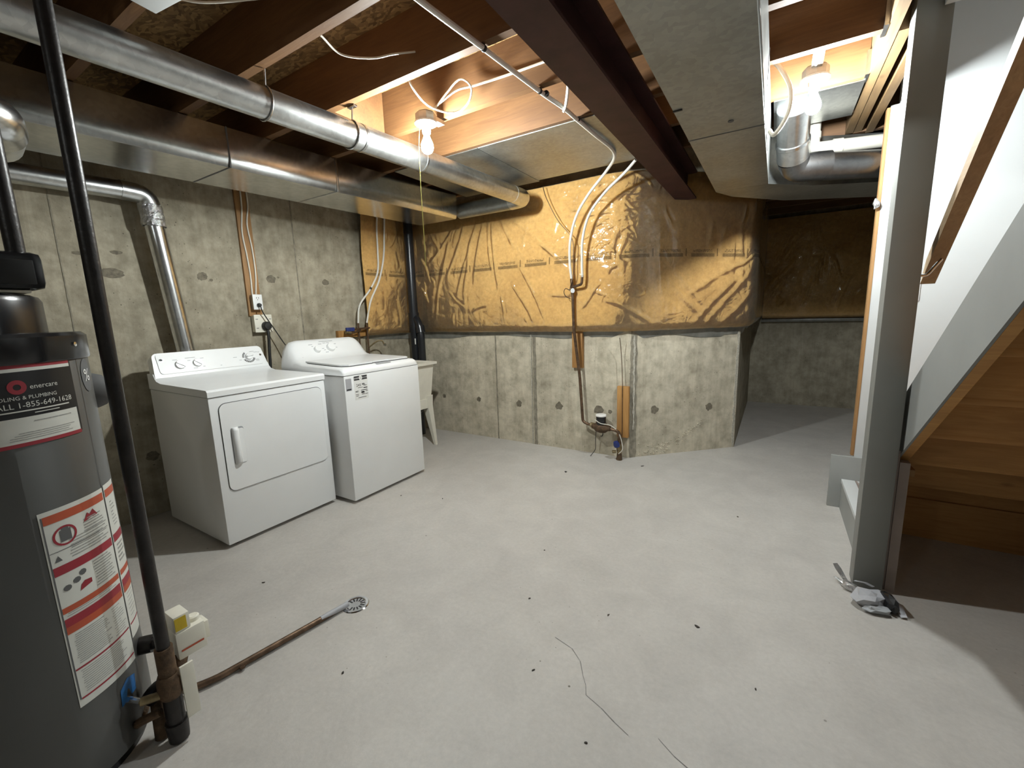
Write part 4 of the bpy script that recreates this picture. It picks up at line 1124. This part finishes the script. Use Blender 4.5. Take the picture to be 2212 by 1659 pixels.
for x, dx, lab in ((-1.075, .0, 'thin brown wire hanging down to the upright block'),):
    tag(MB().tube(spline([(x + .010, 3.40, 1.04), (x + .012, 3.442, .9), (x + .022, 3.444, .7), (x + .025, 3.443, .6), (x + .026, 3.443, .21)], 6), .003, 6).build('ground_cable', 'copper', None, (x, 3.44, .21)), lab, 'wire')

# ================================================================== CEILING WIRES
def wire(pts, r, lab, mat='cable'):
    return tag(MB().tube(spline(pts, 8), r, 7).build('ceiling_cable', mat, None, pts[0]), lab, 'cable', 'loose cables between the joists')
wire([(-1.50, 1.145, 2.30), (-1.52, 1.25, 2.288), (-1.46, 1.35, 2.30), (-1.41, 1.42, 2.33), (-1.36, 1.50, 2.36)], .004, 'thin white cable sagging between two dark joists')
wire([(-1.46, 1.545, 2.33), (-1.475, 1.60, 2.288), (-1.50, 1.72, 2.27), (-1.46, 1.82, 2.262), (-1.40, 1.855, 2.270), (-1.34, 1.85, 2.30), (-1.31, 1.82, 2.34), (-1.35, 1.79, 2.37), (-1.44, 1.80, 2.34), (-1.52, 1.80, 2.29)], .0048, 'looped white cable beside the pull-string lamp')
wire([(-1.535, 1.80, 2.288), (-1.49, 1.83, 2.33), (-1.42, 1.86, 2.37), (-1.32, 1.886, 2.375), (-1.1, 1.9, 2.375), (-.75, 1.9, 2.375), (-.74, 1.88, 2.38)], .0055, 'flat white cable stapled along the lit joist')
wire([(-1.9, .78, 2.40), (-1.75, .86, 2.345), (-1.55, .98, 2.35), (-1.45, 1.05, 2.36)], .004, 'faint cable crossing the dark bay at the top')
wire([(-.078, 2.42, 2.34), (-.045, 2.43, 2.30), (-.005, 2.44, 2.22), (.000, 2.44, 2.14), (-.02, 2.44, 2.08), (-.055, 2.44, 2.035), (-.075, 2.45, 2.06)], .0095, 'thick white cable hanging beside the duct near the stairs')
wire([(-.075, 2.38, 2.36), (.0, 2.37, 2.365), (.08, 2.40, 2.33), (.085, 2.45, 2.285)], .005, 'thin white cable feeding the lampholder by the stairs')
wire([(-.075, 1.99, 2.36), (.0, 1.985, 2.365), (.06, 1.975, 2.36)], .005, 'short white cable stub on the joist near the duct')
# white drain pipe
pv = thing('drain_pipe', 'white plastic drain pipe turning right under the joists', 'pipe', (.127, 3.27, 2.1))
MB().tube(bend([(.127, 3.27, 2.50), (.127, 3.265, 2.170), (.22, 3.275, 2.167), (.47, 3.33, 2.164), (.80, 3.42, 2.162)], .06, 6), .036, 20).build('pipe', 'pvc', pv)
MB().tube([(.127, 3.27, 2.26), (.127, 3.27, 2.225)], .041, 20).build('coupling', 'pvc', pv)
MB().tube([(.225, 3.276, 2.167), (.27, 3.286, 2.1665)], .041, 20).build('coupling', 'pvc', pv)

# ================================================================== WATER HEATER
HX, HY, HR = -1.743, .155, .25
wh = thing('water_heater', 'tall grey water heater with warning labels and a black top', 'water heater', (HX, HY, 0))
MB().lathe([(HR - .01, .03), (HR, .04), (HR, 1.182), (HR - .004, 1.188)], (HX, HY, 0), 72).build('jacket', 'heater', wh)
MB().lathe([(HR - .03, 0), (HR - .02, .0), (HR - .02, .035), (HR - .04, .035)], (HX, HY, 0), 48).build('base_ring', 'heater_black', wh)
MB().lathe([(HR + .004, 1.176), (HR + .006, 1.180), (HR + .006, 1.238), (HR - .004, 1.247), (.0, 1.252)], (HX, HY, 0), 72).build('top_lid', 'heater_black', wh)
MB().lathe([(.184, 1.246), (.184, 1.328), (.178, 1.340), (.165, 1.346), (0, 1.349)], (HX, HY, 0), 48).build('hood', 'heater_black', wh)
mtx = Matrix.Translation((HX, HY + .035, 1.405))
MB().box(-.12, .123, -.16, .145, -.048, .046, .018, mtx).build('blower_housing', 'heater_black', wh)
MB().box(-.10, .110, -.12, .115, -.056, -.049, .002, mtx).build('blower_foot', 'cream', wh)
MB().box(.123, .127, .05, .125, -.035, .025, .002, mtx).build('blower_cover', 'black_rubber', wh)
MB().tube([(-1.69, .302, 1.445), (-1.69, .302, 2.285)], .0185, 14).build('cold_pipe', 'black_pipe', wh)
MB().tube([(-1.76, .205, 1.445), (-1.76, .205, 2.285)], .0165, 14).build('hot_pipe', 'black_pipe', wh)
MB().lathe([(0, 0), (.006, 0), (.006, .003), (0, .004)], (HX + (HR + .006) * math.cos(math.radians(50)), HY + (HR + .006) * math.sin(math.radians(50)), 1.215), 10, (math.cos(math.radians(50)), math.sin(math.radians(50)), 0)).build('screw', 'chrome', wh)
def cyl_pt(phi, z, lift=0.0):
    a = math.radians(phi); return (HX + (HR + lift) * math.cos(a), HY + (HR + lift) * math.sin(a), z)
def cyl_quad(mb, p0, p1, z0, z1, lift=.001, n=None):
    n = n or max(1, int(abs(p1 - p0) / 3))
    vs = []; fs = []
    for i in range(n + 1):
        p = p0 + (p1 - p0) * i / n
        vs += [cyl_pt(p, z0, lift), cyl_pt(p, z1, lift)]
    for i in range(n): fs.append((2 * i, 2 * i + 2, 2 * i + 3, 2 * i + 1))
    return mb.add(vs, fs)
def cyl_text(mb, s, size, phi, z, lift, stretch=1.0, align='LEFT'):
    vs, fs = text2d(s, size, align)
    return mb.add([cyl_pt(phi + math.degrees(a * stretch / HR), z + b, lift) for a, b in vs], fs)
# outward normals for the viewer: text runs with growing phi (to the viewer's right)
L1 = cyl_quad(MB(), -18, 45, .988, 1.172, .0012).build('upper_label', 'label_black', wh)
cyl_quad(MB(), -18, 44, 1.168, 1.176, .0016).build('red_stripe', 'label_red', L1)
cyl_quad(MB(), -18, 44, 1.160, 1.168, .0016).build('white_stripe', 'label_white', L1)
cyl_quad(MB(), -18, 43.5, .992, 1.052, .0016).build('white_panel', 'label_white', L1)
cyl_quad(MB(), -18, 44, .983, .992, .0018).build('red_stripe', 'label_red', L1)
mb = MB()
for i in range(18):
    pass
a0 = []
vsr = []; N = 20
for i in range(N):
    a = 2 * math.pi * i / N; vsr.append(cyl_pt(16.0 + math.degrees(.017 * math.cos(a) / HR), 1.124 + .017 * math.sin(a), .0018))
for i in range(N):
    a = 2 * math.pi * i / N; vsr.append(cyl_pt(16.0 + math.degrees(.007 * math.cos(a) / HR), 1.124 + .007 * math.sin(a), .0018))
MB().add(vsr, [(i, (i + 1) % N, N + (i + 1) % N, N + i) for i in range(N)]).build('red_emblem', 'label_red', L1)
mb = MB(); cyl_text(mb, 'enercare', .0165, 21.0, 1.117, .0018)
cyl_text(mb, 'HEATING, COOLING & PLUMBING', .0125, -10.0, 1.094, .0018, .98)
cyl_text(mb, 'CALL 1-855-649-1628', .0185, 3.5, 1.0745, .0018, .98)
cyl_quad(mb, -14, 39, 1.0655, 1.0685, .0018); cyl_quad(mb, 21, 33, 1.0585, 1.0605, .0018)
mb.build('label_lettering', 'label_white', L1)
mb = MB()
cyl_quad(mb, 20, 39, 1.0385, 1.041, .002)
for z in (1.014, 1.009, 1.004, .999): cyl_quad(mb, 8 + 6 * random.random(), 34 + 7 * random.random(), z, z + .0016, .002)
mb.build('label_type', 'label_text', L1)['kind'] = 'stuff'
# small dark oval sticker with a percent mark
ov = [cyl_pt(60 + 6.5 * math.cos(2 * math.pi * i / 18), 1.128 + .046 * math.sin(2 * math.pi * i / 18), .0012) for i in range(18)]
o1 = MB().add(ov, [tuple(range(18))]).build('oval_sticker', 'grey_groove', wh)
mb = MB(); cyl_text(mb, '%', .048, 56.0, 1.112, .002); mb.build('sticker_mark', 'sticker', o1)
# relief cover on the far side
cc = cyl_pt(86, 1.07, -.012)
nrm = Vector((math.cos(math.radians(86)), math.sin(math.radians(86)), 0))
MB().lathe([(.052, 0), (.052, .018), (.045, .036), (.028, .047), (0, .050)], cc, 26, tuple(nrm)).build('access_cap', 'grey_groove', wh)
# tall warning label
L2 = cyl_quad(MB(), 12.5, 51.0, .268, .812, .0012, 16).build('warning_label', 'label_white', wh)
L3 = cyl_quad(MB(), 52.5, 68.0, .330, .815, .0012, 8).build('warning_label', 'label_white', wh)
def bars(parent, p0, p1):
    w = p1 - p0
    for z0, z1, m in ((.778, .800, 'label_orange'), (.640, .664, 'label_red'), (.536, .552, 'label_orange'), (.498, .521, 'label_red'), (.478, .498, 'label_orange'), (.372, .377, 'label_red'), (.288, .293, 'label_red')):
        if parent is L3 and z0 < .34: continue
        cyl_quad(MB(), p0 + w * .04, p1 - w * .02, z0, z1, .0018).build('colour_bar', m, parent)
bars(L2, 12.5, 51.0); bars(L3, 52.5, 68.0)
mb = MB()
def lines(p0, p1, z0, z1, dz, t):
    z = z1
    while z > z0:
        cyl_quad(mb, p0 + random.uniform(0, 1.2), p1 - random.uniform(0, 5), z - t, z, .0018); z -= dz
lines(23, 49, .674, .722, .0075, .003)
lines(32, 49, .722, .756, .0075, .003)
lines(33, 49.5, .560, .634, .0078, .0032)
lines(15, 47, .524, .534, .006, .002)
lines(16, 37, .384, .470, .0058, .0022)
lines(38.5, 49, .384, .470, .0075, .0020)
lines(16, 45, .300, .366, .0062, .0020)
mb.build('label_type', 'label_text', L2)['kind'] = 'stuff'
mb = MB(); cyl_quad(mb, 13.2, 13.9, .29, .80, .0018); cyl_quad(mb, 14, 49, .7015, .703, .0019)
# pictograms: crossed flame can, triangle, three jets and a hand
cyl_quad(mb, 20.0, 25.5, .722, .752, .0019); cyl_quad(mb, 21.0, 24.5, .752, .760, .0019)
for p, z in ((18.5, .600), (23.5, .609), (27, .622)):
    mb.add([cyl_pt(p + 2.0 * math.cos(2 * math.pi * i / 10), z + .008 * math.sin(2 * math.pi * i / 10), .0019) for i in range(10)], [tuple(range(10))])
mb.add([cyl_pt(15.5, .676, .0019), cyl_pt(19, .676, .0019), cyl_pt(17.2, .692, .0019)], [(0, 1, 2)])
mb.build('pictogram_black', 'grey_groove', L2)['kind'] = 'stuff'
mb = MB(); N = 24
vs = []
for r in (.026, .021):
    for i in range(N):
        a = 2 * math.pi * i / N; vs.append(cyl_pt(22.5 + math.degrees(r * math.cos(a) / HR), .737 + r * math.sin(a), .002))
mb.add(vs, [(i, (i + 1) % N, N + (i + 1) % N, N + i) for i in range(N)])
mb.build('pictogram_ring', 'label_red', L2); mb = MB()
mb.add([cyl_pt(33, .748, .002), cyl_pt(43, .752, .002), cyl_pt(40, .772, .002), cyl_pt(37.5, .762, .002), cyl_pt(36, .769, .002)], [(0, 1, 2, 3, 4)])
mb.build('pictogram_flame', 'label_red', L2); mb = MB()
mb.add([cyl_pt(24, .575, .002), cyl_pt(31, .582, .002), cyl_pt(31, .594, .002), cyl_pt(27, .597, .002), cyl_pt(25, .590, .002)], [(0, 1, 2, 3, 4)])
mb.build('pictogram_hand', 'label_red', L2)
mb = MB(); lines(56, 64, .68, .76, .010, .003); lines(55, 66, .57, .63, .012, .006); lines(55, 66, .39, .47, .012, .002); mb.build('label_type', 'label_text', L3)['kind'] = 'stuff'
mb = MB(); mb.add([cyl_pt(33, .175, .0012), cyl_pt(46, .185, .0012), cyl_pt(47, .232, .0012), cyl_pt(40, .243, .0012), cyl_pt(34, .225, .0012)], [(0, 1, 2, 3, 4)]); mb.build('blue_label', 'label_blue', wh)
for p in (51.7,):
    cyl_quad(MB(), p - .25, p + .25, .04, 1.18, .0022, 1).build('jacket_seam', 'heater', wh)
# gas control on the heater's side
gv = thing('gas_valve', 'cream gas control box with a yellow label on the water heater', 'gas valve', (-1.52, .45, .2))
MB().box(-1.575, -1.495, .425, .505, .235, .325, .008).build('body', 'cream', gv)
MB().box(-1.560, -1.510, .505, .520, .25, .31, .004).build('front_cover', 'cream', gv)
MB().box(-1.565, -1.500, .428, .470, .325, .378, .004).build('upper_housing', 'cream', gv)
MB().box(-1.4998, -1.4988, .430, .460, .331, .372).build('yellow_label', 'yellow', gv)
MB().lathe([(.016, 0), (.016, .012), (.012, .016), (0, .016)], (-1.53, .488, .325), 20).build('control_knob', 'cream', gv)
MB().box(-1.494, -1.4935, .435, .495, .262, .268).build('red_line', 'label_orange', gv)
MB().tube([(-1.60, .40, .275), (-1.56, .44, .275)], .018, 12).build('inlet_nipple', 'black_pipe', gv)
MB().tube([(-1.645, .345, .275), (-1.60, .40, .275)], .026, 12).build('tank_collar', 'black_pipe', gv)
MB().box(-1.46, -1.452, .41, .445, .07, .245, .002).build('paper_tag', 'cream', gv)
# black iron gas line with drip leg
gp = thing('gas_pipe', 'black iron gas pipe dropping from the ceiling beside the water heater', 'pipe', (-1.482, .390, 0))
MB().tube([(-1.482, .390, .30), (-1.482, .390, 2.288)], .0170, 16).build('riser', 'black_pipe', gp)
MB().tube([(-1.482, .390, .225), (-1.482, .390, .318)], .0225, 14).build('coupling', 'rust_pipe', gp)
MB().lathe([(0, 0), (.026, 0), (.031, .012), (.031, .06), (.026, .075), (0, .075)], (-1.482, .390, .155), 14).build('tee', 'rust_pipe', gp)
MB().tube([(-1.482, .390, .19), (-1.50, .418, .20), (-1.52, .44, .24)], .0190, 12).build('branch', 'rust_pipe', gp)
MB().tube([(-1.482, .390, .065), (-1.482, .390, .160)], .0240, 14).build('drip_leg', 'black_pipe', gp)
MB().tube([(-1.482, .390, .006), (-1.482, .390, .068)], [.026, .029], 14).build('end_cap', 'black_pipe', gp)
MB().lathe([(0, 0), (.012, 0), (.012, .045), (0, .045)], (-1.485, .365, .175), 12, (-.4, -.9, .1)).build('shutoff_body', 'brass', gp)
MB().tube([(-1.50, .325, .182), (-1.55, .305, .184)], .008, 10).build('shutoff_lever', 'chrome', gp)
MB().tube(spline([(-1.49, .36, .12), (-1.53, .32, .10), (-1.57, .33, .07), (-1.60, .36, .10)], 5), .012, 10).build('flex_line', 'rust_pipe', gp)
MB().lathe([(0, 0), (.030, 0), (.032, .03), (0, .04)], (-1.545, .375, .135), 12, (-.3, -.5, .8)).build('union_nut', 'black_pipe', gp)
MB().tube([(-1.535, .365, .004), (-1.545, .372, .14)], .019, 12).build('nipple', 'rust_pipe', gp)
# galvanized vent elbow at the left edge
vt = thing('vent_elbow', 'shiny galvanized vent elbow at the upper left above the heater', 'duct', (-2.0, .38, 1.80))
MB().tube(bend([(-2.02, .20, 1.897), (-2.02, .372, 1.893), (-2.16, .405, 1.89)], .09, 8), .0655, 24).build('elbow', 'galv_bright', vt)
MB().tube([(-2.02, .21, 1.897), (-2.02, -.30, 1.90), (-2.03, -.9, 1.905)], .064, 24).build('pipe_section', 'galv_bright', vt)
MB().tube([(-2.15, .403, 1.89), (-2.30, .42, 1.89)], .064, 24).build('pipe_section', 'galv', vt)
MB().tube([(-2.02, -.28, 1.95), (-2.02, -.28, 2.288)], .004, 6).build('hanger_wire', 'galv', vt)

# condensate line and floor drain
cd = thing('discharge_pipe', 'copper discharge pipe lying on the floor towards the drain', 'pipe', (-1.58, .75, 0))
MB().tube(bend([(-1.66, .395, .06), (-1.64, .48, .018), (-1.61, .55, .016), (-1.55, .92, .016), (-1.538, 1.0, .016)], .04), .0115, 12).build('copper_tube', 'copper', cd)
MB().tube([(-1.551, .92, .0165), (-1.532, 1.04, .0165)], .0122, 12).build('clear_sleeve', 'sticker_grey', cd)
MB().lathe([(0, 0), (.010, 0), (.010, .008), (0, .008)], (-1.586, .625, .010), 10).build('fitting', 'copper', cd)
fd = thing('floor_drain', 'round chromed floor drain grate in the painted floor', 'floor drain', (-1.518, 1.068, 0))
MB().lathe([(.0, .001), (.040, .001), (.044, .004), (.054, .004), (.058, .0005)], (-1.518, 1.068, 0), 40).build('grate', 'chrome', fd)
mb = MB()
for i in range(14):
    a = 2 * math.pi * i / 14; c, s = math.cos(a), math.sin(a)
    if 200 < math.degrees(a) < 260: continue
    x, y = -1.518 + .031 * c, 1.068 + .031 * s
    pts = [(-.010, -.003), (.010, -.003), (.010, .003), (-.010, .003)]
    mb.add([(x + p * c - q * s, y + p * s + q * c, .0016) for p, q in pts], [(0, 1, 2, 3)])
mb.build('grate_slots', 'black_print', fd)['kind'] = 'stuff'

# ================================================================== STAIRS
sc_ = thing('staircase', 'basement stairs rising to the right seen from underneath', 'stairs', (.92, 2.4, 0))
SL = .745
def zb(y): return .52 - SL * (y - 2.45)
yl, yh = 2.88, .16
def stringer(x0, x1, mat):
    MB().prism([(yl, zb(yl)), (yl, zb(yl) + .285), (yh, zb(yh) + .285), (yh, zb(yh))], 'x', x0, x1).build('stringer', mat, sc_)
stringer(.486, .494, 'stringer_paint'); stringer(.4945, .524, 'stair_wood'); stringer(1.338, 1.376, 'stair_wood')
RISE, RUN = .187, .2508
k = 0
z = .19
while z < 2.0:
    y = 2.45 - (z - .585) / SL
    if y < .3: break
    if z > .3 or True:
        MB().box(.5245, 1.3375, y - .012, y + .012, z, z + RISE - .027).build('riser', 'stair_wood', sc_)
        MB().box(.5245, 1.3375, y - RUN + .012, y + .030, z + RISE - .027, z + RISE, .004).build('tread', 'stair_wood', sc_)
    z += RISE
MB().box(.410, .4772, 2.44, 3.175, .165, .190, .003).build('step_top', 'drywall', sc_)
MB().box(.414, .432, 2.44, 3.174, 0.0, .165).build('step_side', 'grey_paint', sc_)
MB().box(.4865, 1.3375, 2.950, 2.966, 0.0, .215).build('riser', 'stair_wood', sc_)
MB().box(.486, 1.3375, 2.967, 3.175, .165, .1885).build('bottom_tread', 'drywall', sc_)
MB().prism([(2.303, 0.0), (3.174, 0.0), (3.174, .19), (2.87, zb(2.87) + .03), (2.303, zb(2.303) + .012)], 'x', .4775, .4855).build('side_panel', 'pink_board', sc_)
MB().box(.4865, .520, 2.30, 2.345, 0.0, zb(2.345) - .006).build('prop_board', 'pink_board', sc_)
MB().box(.526, .56, 2.40, 2.47, .505, .535, mtx=None).build('cleat', 'stud', sc_)
# handrail inside the post
hr = thing('handrail', 'sloping wooden handrail fixed inside the grey post', 'handrail', (.54, 2.4, 1.30))
y0, z0, y1, z1 = 2.45, 1.330, .9, 2.71
MB().prism([(y0, z0), (y0 - .045, z0 + .095), (y1, z1 + .095), (y1, z1)], 'x', .510, .556).build('rail', 'handrail', hr)
MB().tube(bend([(.473, 2.325, 1.36), (.50, 2.325, 1.36), (.538, 2.33, 1.42)], .02), .006, 8).build('bracket', 'chrome', hr)
# grey post
tag(MB().box(.370, .473, 2.268, 2.362, 0.0, 2.526, .004).build('post', 'post_paint', None, (.42, 2.31, 0)), 'square grey painted post in front of the stairs', 'post')
# crumpled protective wrap round the foot of the post
fw = thing('crumpled_wrap', 'crumpled silvery plastic wrap at the foot of the grey post', 'debris', (.42, 2.2, 0))
def crumple(name, c, sx, sy, sz, mat, seed, rot=0.0):
    r_ = random.Random(seed)
    bmx = bmesh.new(); bmesh.ops.create_icosphere(bmx, subdivisions=2, radius=1.0)
    mx = Matrix.Rotation(rot, 3, 'Z'); vs = []
    for q in bmx.verts:
        k = 1 + r_.uniform(-.32, .28)
        p = mx @ Vector((q.co.x * sx * k, q.co.y * sy * k, 0))
        vs.append((c[0] + p.x, c[1] + p.y, max(.0008, c[2] + q.co.z * sz * k)))
    fs = [tuple(q.index for q in f.verts) for f in bmx.faces]; bmx.free()
    return MB().add(vs, fs).build(name, mat, fw, smooth=False)
crumple('crumple', (.415, 2.145, .030), .062, .050, .034, 'sticker_grey', 3, .5)
crumple('crumple', (.365, 2.225, .016), .045, .022, .018, 'foil', 5, -.5)
crumple('crumple', (.470, 2.150, .028), .020, .052, .036, 'heater_black', 6, .4)
crumple('crumple', (.43, 2.095, .015), .05, .02, .016, 'grey_print', 8, .3)
def strip(pts, w, mat):
    mb = MB()
    n = len(pts); vs = []
    for (x, y, z), ww in zip(pts, w):
        vs += [(x - ww, y, z), (x + ww, y + ww * .5, z + .004), (x + ww, y + ww * .5, z + .0055), (x - ww, y, z + .0015)]
    fs = []
    for i in range(n - 1):
        for j in range(4): fs.append((i * 4 + j, i * 4 + (j + 1) % 4, (i + 1) * 4 + (j + 1) % 4, (i + 1) * 4 + j))
    fs += [(0, 1, 2, 3), tuple((n - 1) * 4 + j for j in range(4))]
    return mb.add(vs, fs).build('torn_strip', mat, fw, smooth=False)
strip([(.350, 2.262, .012), (.335, 2.275, .03), (.318, 2.285, .055), (.305, 2.29, .075)], [.006, .009, .011, .008], 'foil')
strip([(.345, 2.250, .006), (.325, 2.262, .012), (.306, 2.272, .020)], [.005, .007, .004], 'foil')
strip([(.375, 2.258, .030), (.41, 2.250, .036), (.44, 2.246, .028)], [.004, .006, .004], 'sticker_grey')
strip([(.485, 2.20, .030), (.505, 2.15, .020), (.515, 2.10, .006)], [.012, .014, .010], 'sticker_grey')
# loose bits on the floor
for i, (x, y, r_) in enumerate(((-.19, 1.66, .010), (-.86, 1.48, .006), (-.98, 1.86, .005), (-1.25, .80, .006), (-.66, 1.15, .006), (-.12, 2.75, .007), (-1.9, 2.1, .007), (-2.2, 2.0, .005), (-.52, 1.55, .006), (.02, 1.45, .005), (-.40, 1.0, .005), (-1.35, 2.95, .016), (-.85, 3.35, .012), (-2.05, .95, .007))):
    b = blob(0, 0, r_, 7, .4, 1.0, .55); a = random.uniform(0, 3.1)
    rot = [(p * math.cos(a) - q * math.sin(a), p * math.sin(a) + q * math.cos(a)) for p, q in b]
    tag(MB().plate(rot, (x, y, 0.0), (1, 0, 0), (0, 1, 0), .003).build('floor_chip', 'dark_debris', None, (x, y, 0)), 'small dark crumb of debris on the grey floor', 'debris', 'crumbs on the floor')
# small fittings on the stair end wall
sp = thing('switch_plate', 'small white switch plate on the drywall behind the grey post', 'switch', (.612, 3.198, 1.27))
MB().box(.600, .668, 3.194, 3.1995, 1.262, 1.374, .002).build('plate', 'white_plastic', sp)
MB().box(.626, .642, 3.188, 3.194, 1.303, 1.333, .002).build('toggle', 'white_plastic', sp)
_sv = fw
fw = thing('foil_scrap', 'scrap of silver foil tape on the drywall edge', 'debris', (.44, 3.19, 1.80))
crumple('foil', (.440, 3.178, 1.800), .014, .012, .028, 'foil', 12)
tag(MB().tube([(-3.329, 2.852, 1.548), (-3.331, 2.843, 1.530)], .0105, 12).build('pipe_clip', 'black_rubber', None, (-3.33, 2.85, 1.54)), 'small black band on the left laundry water line', 'clip')
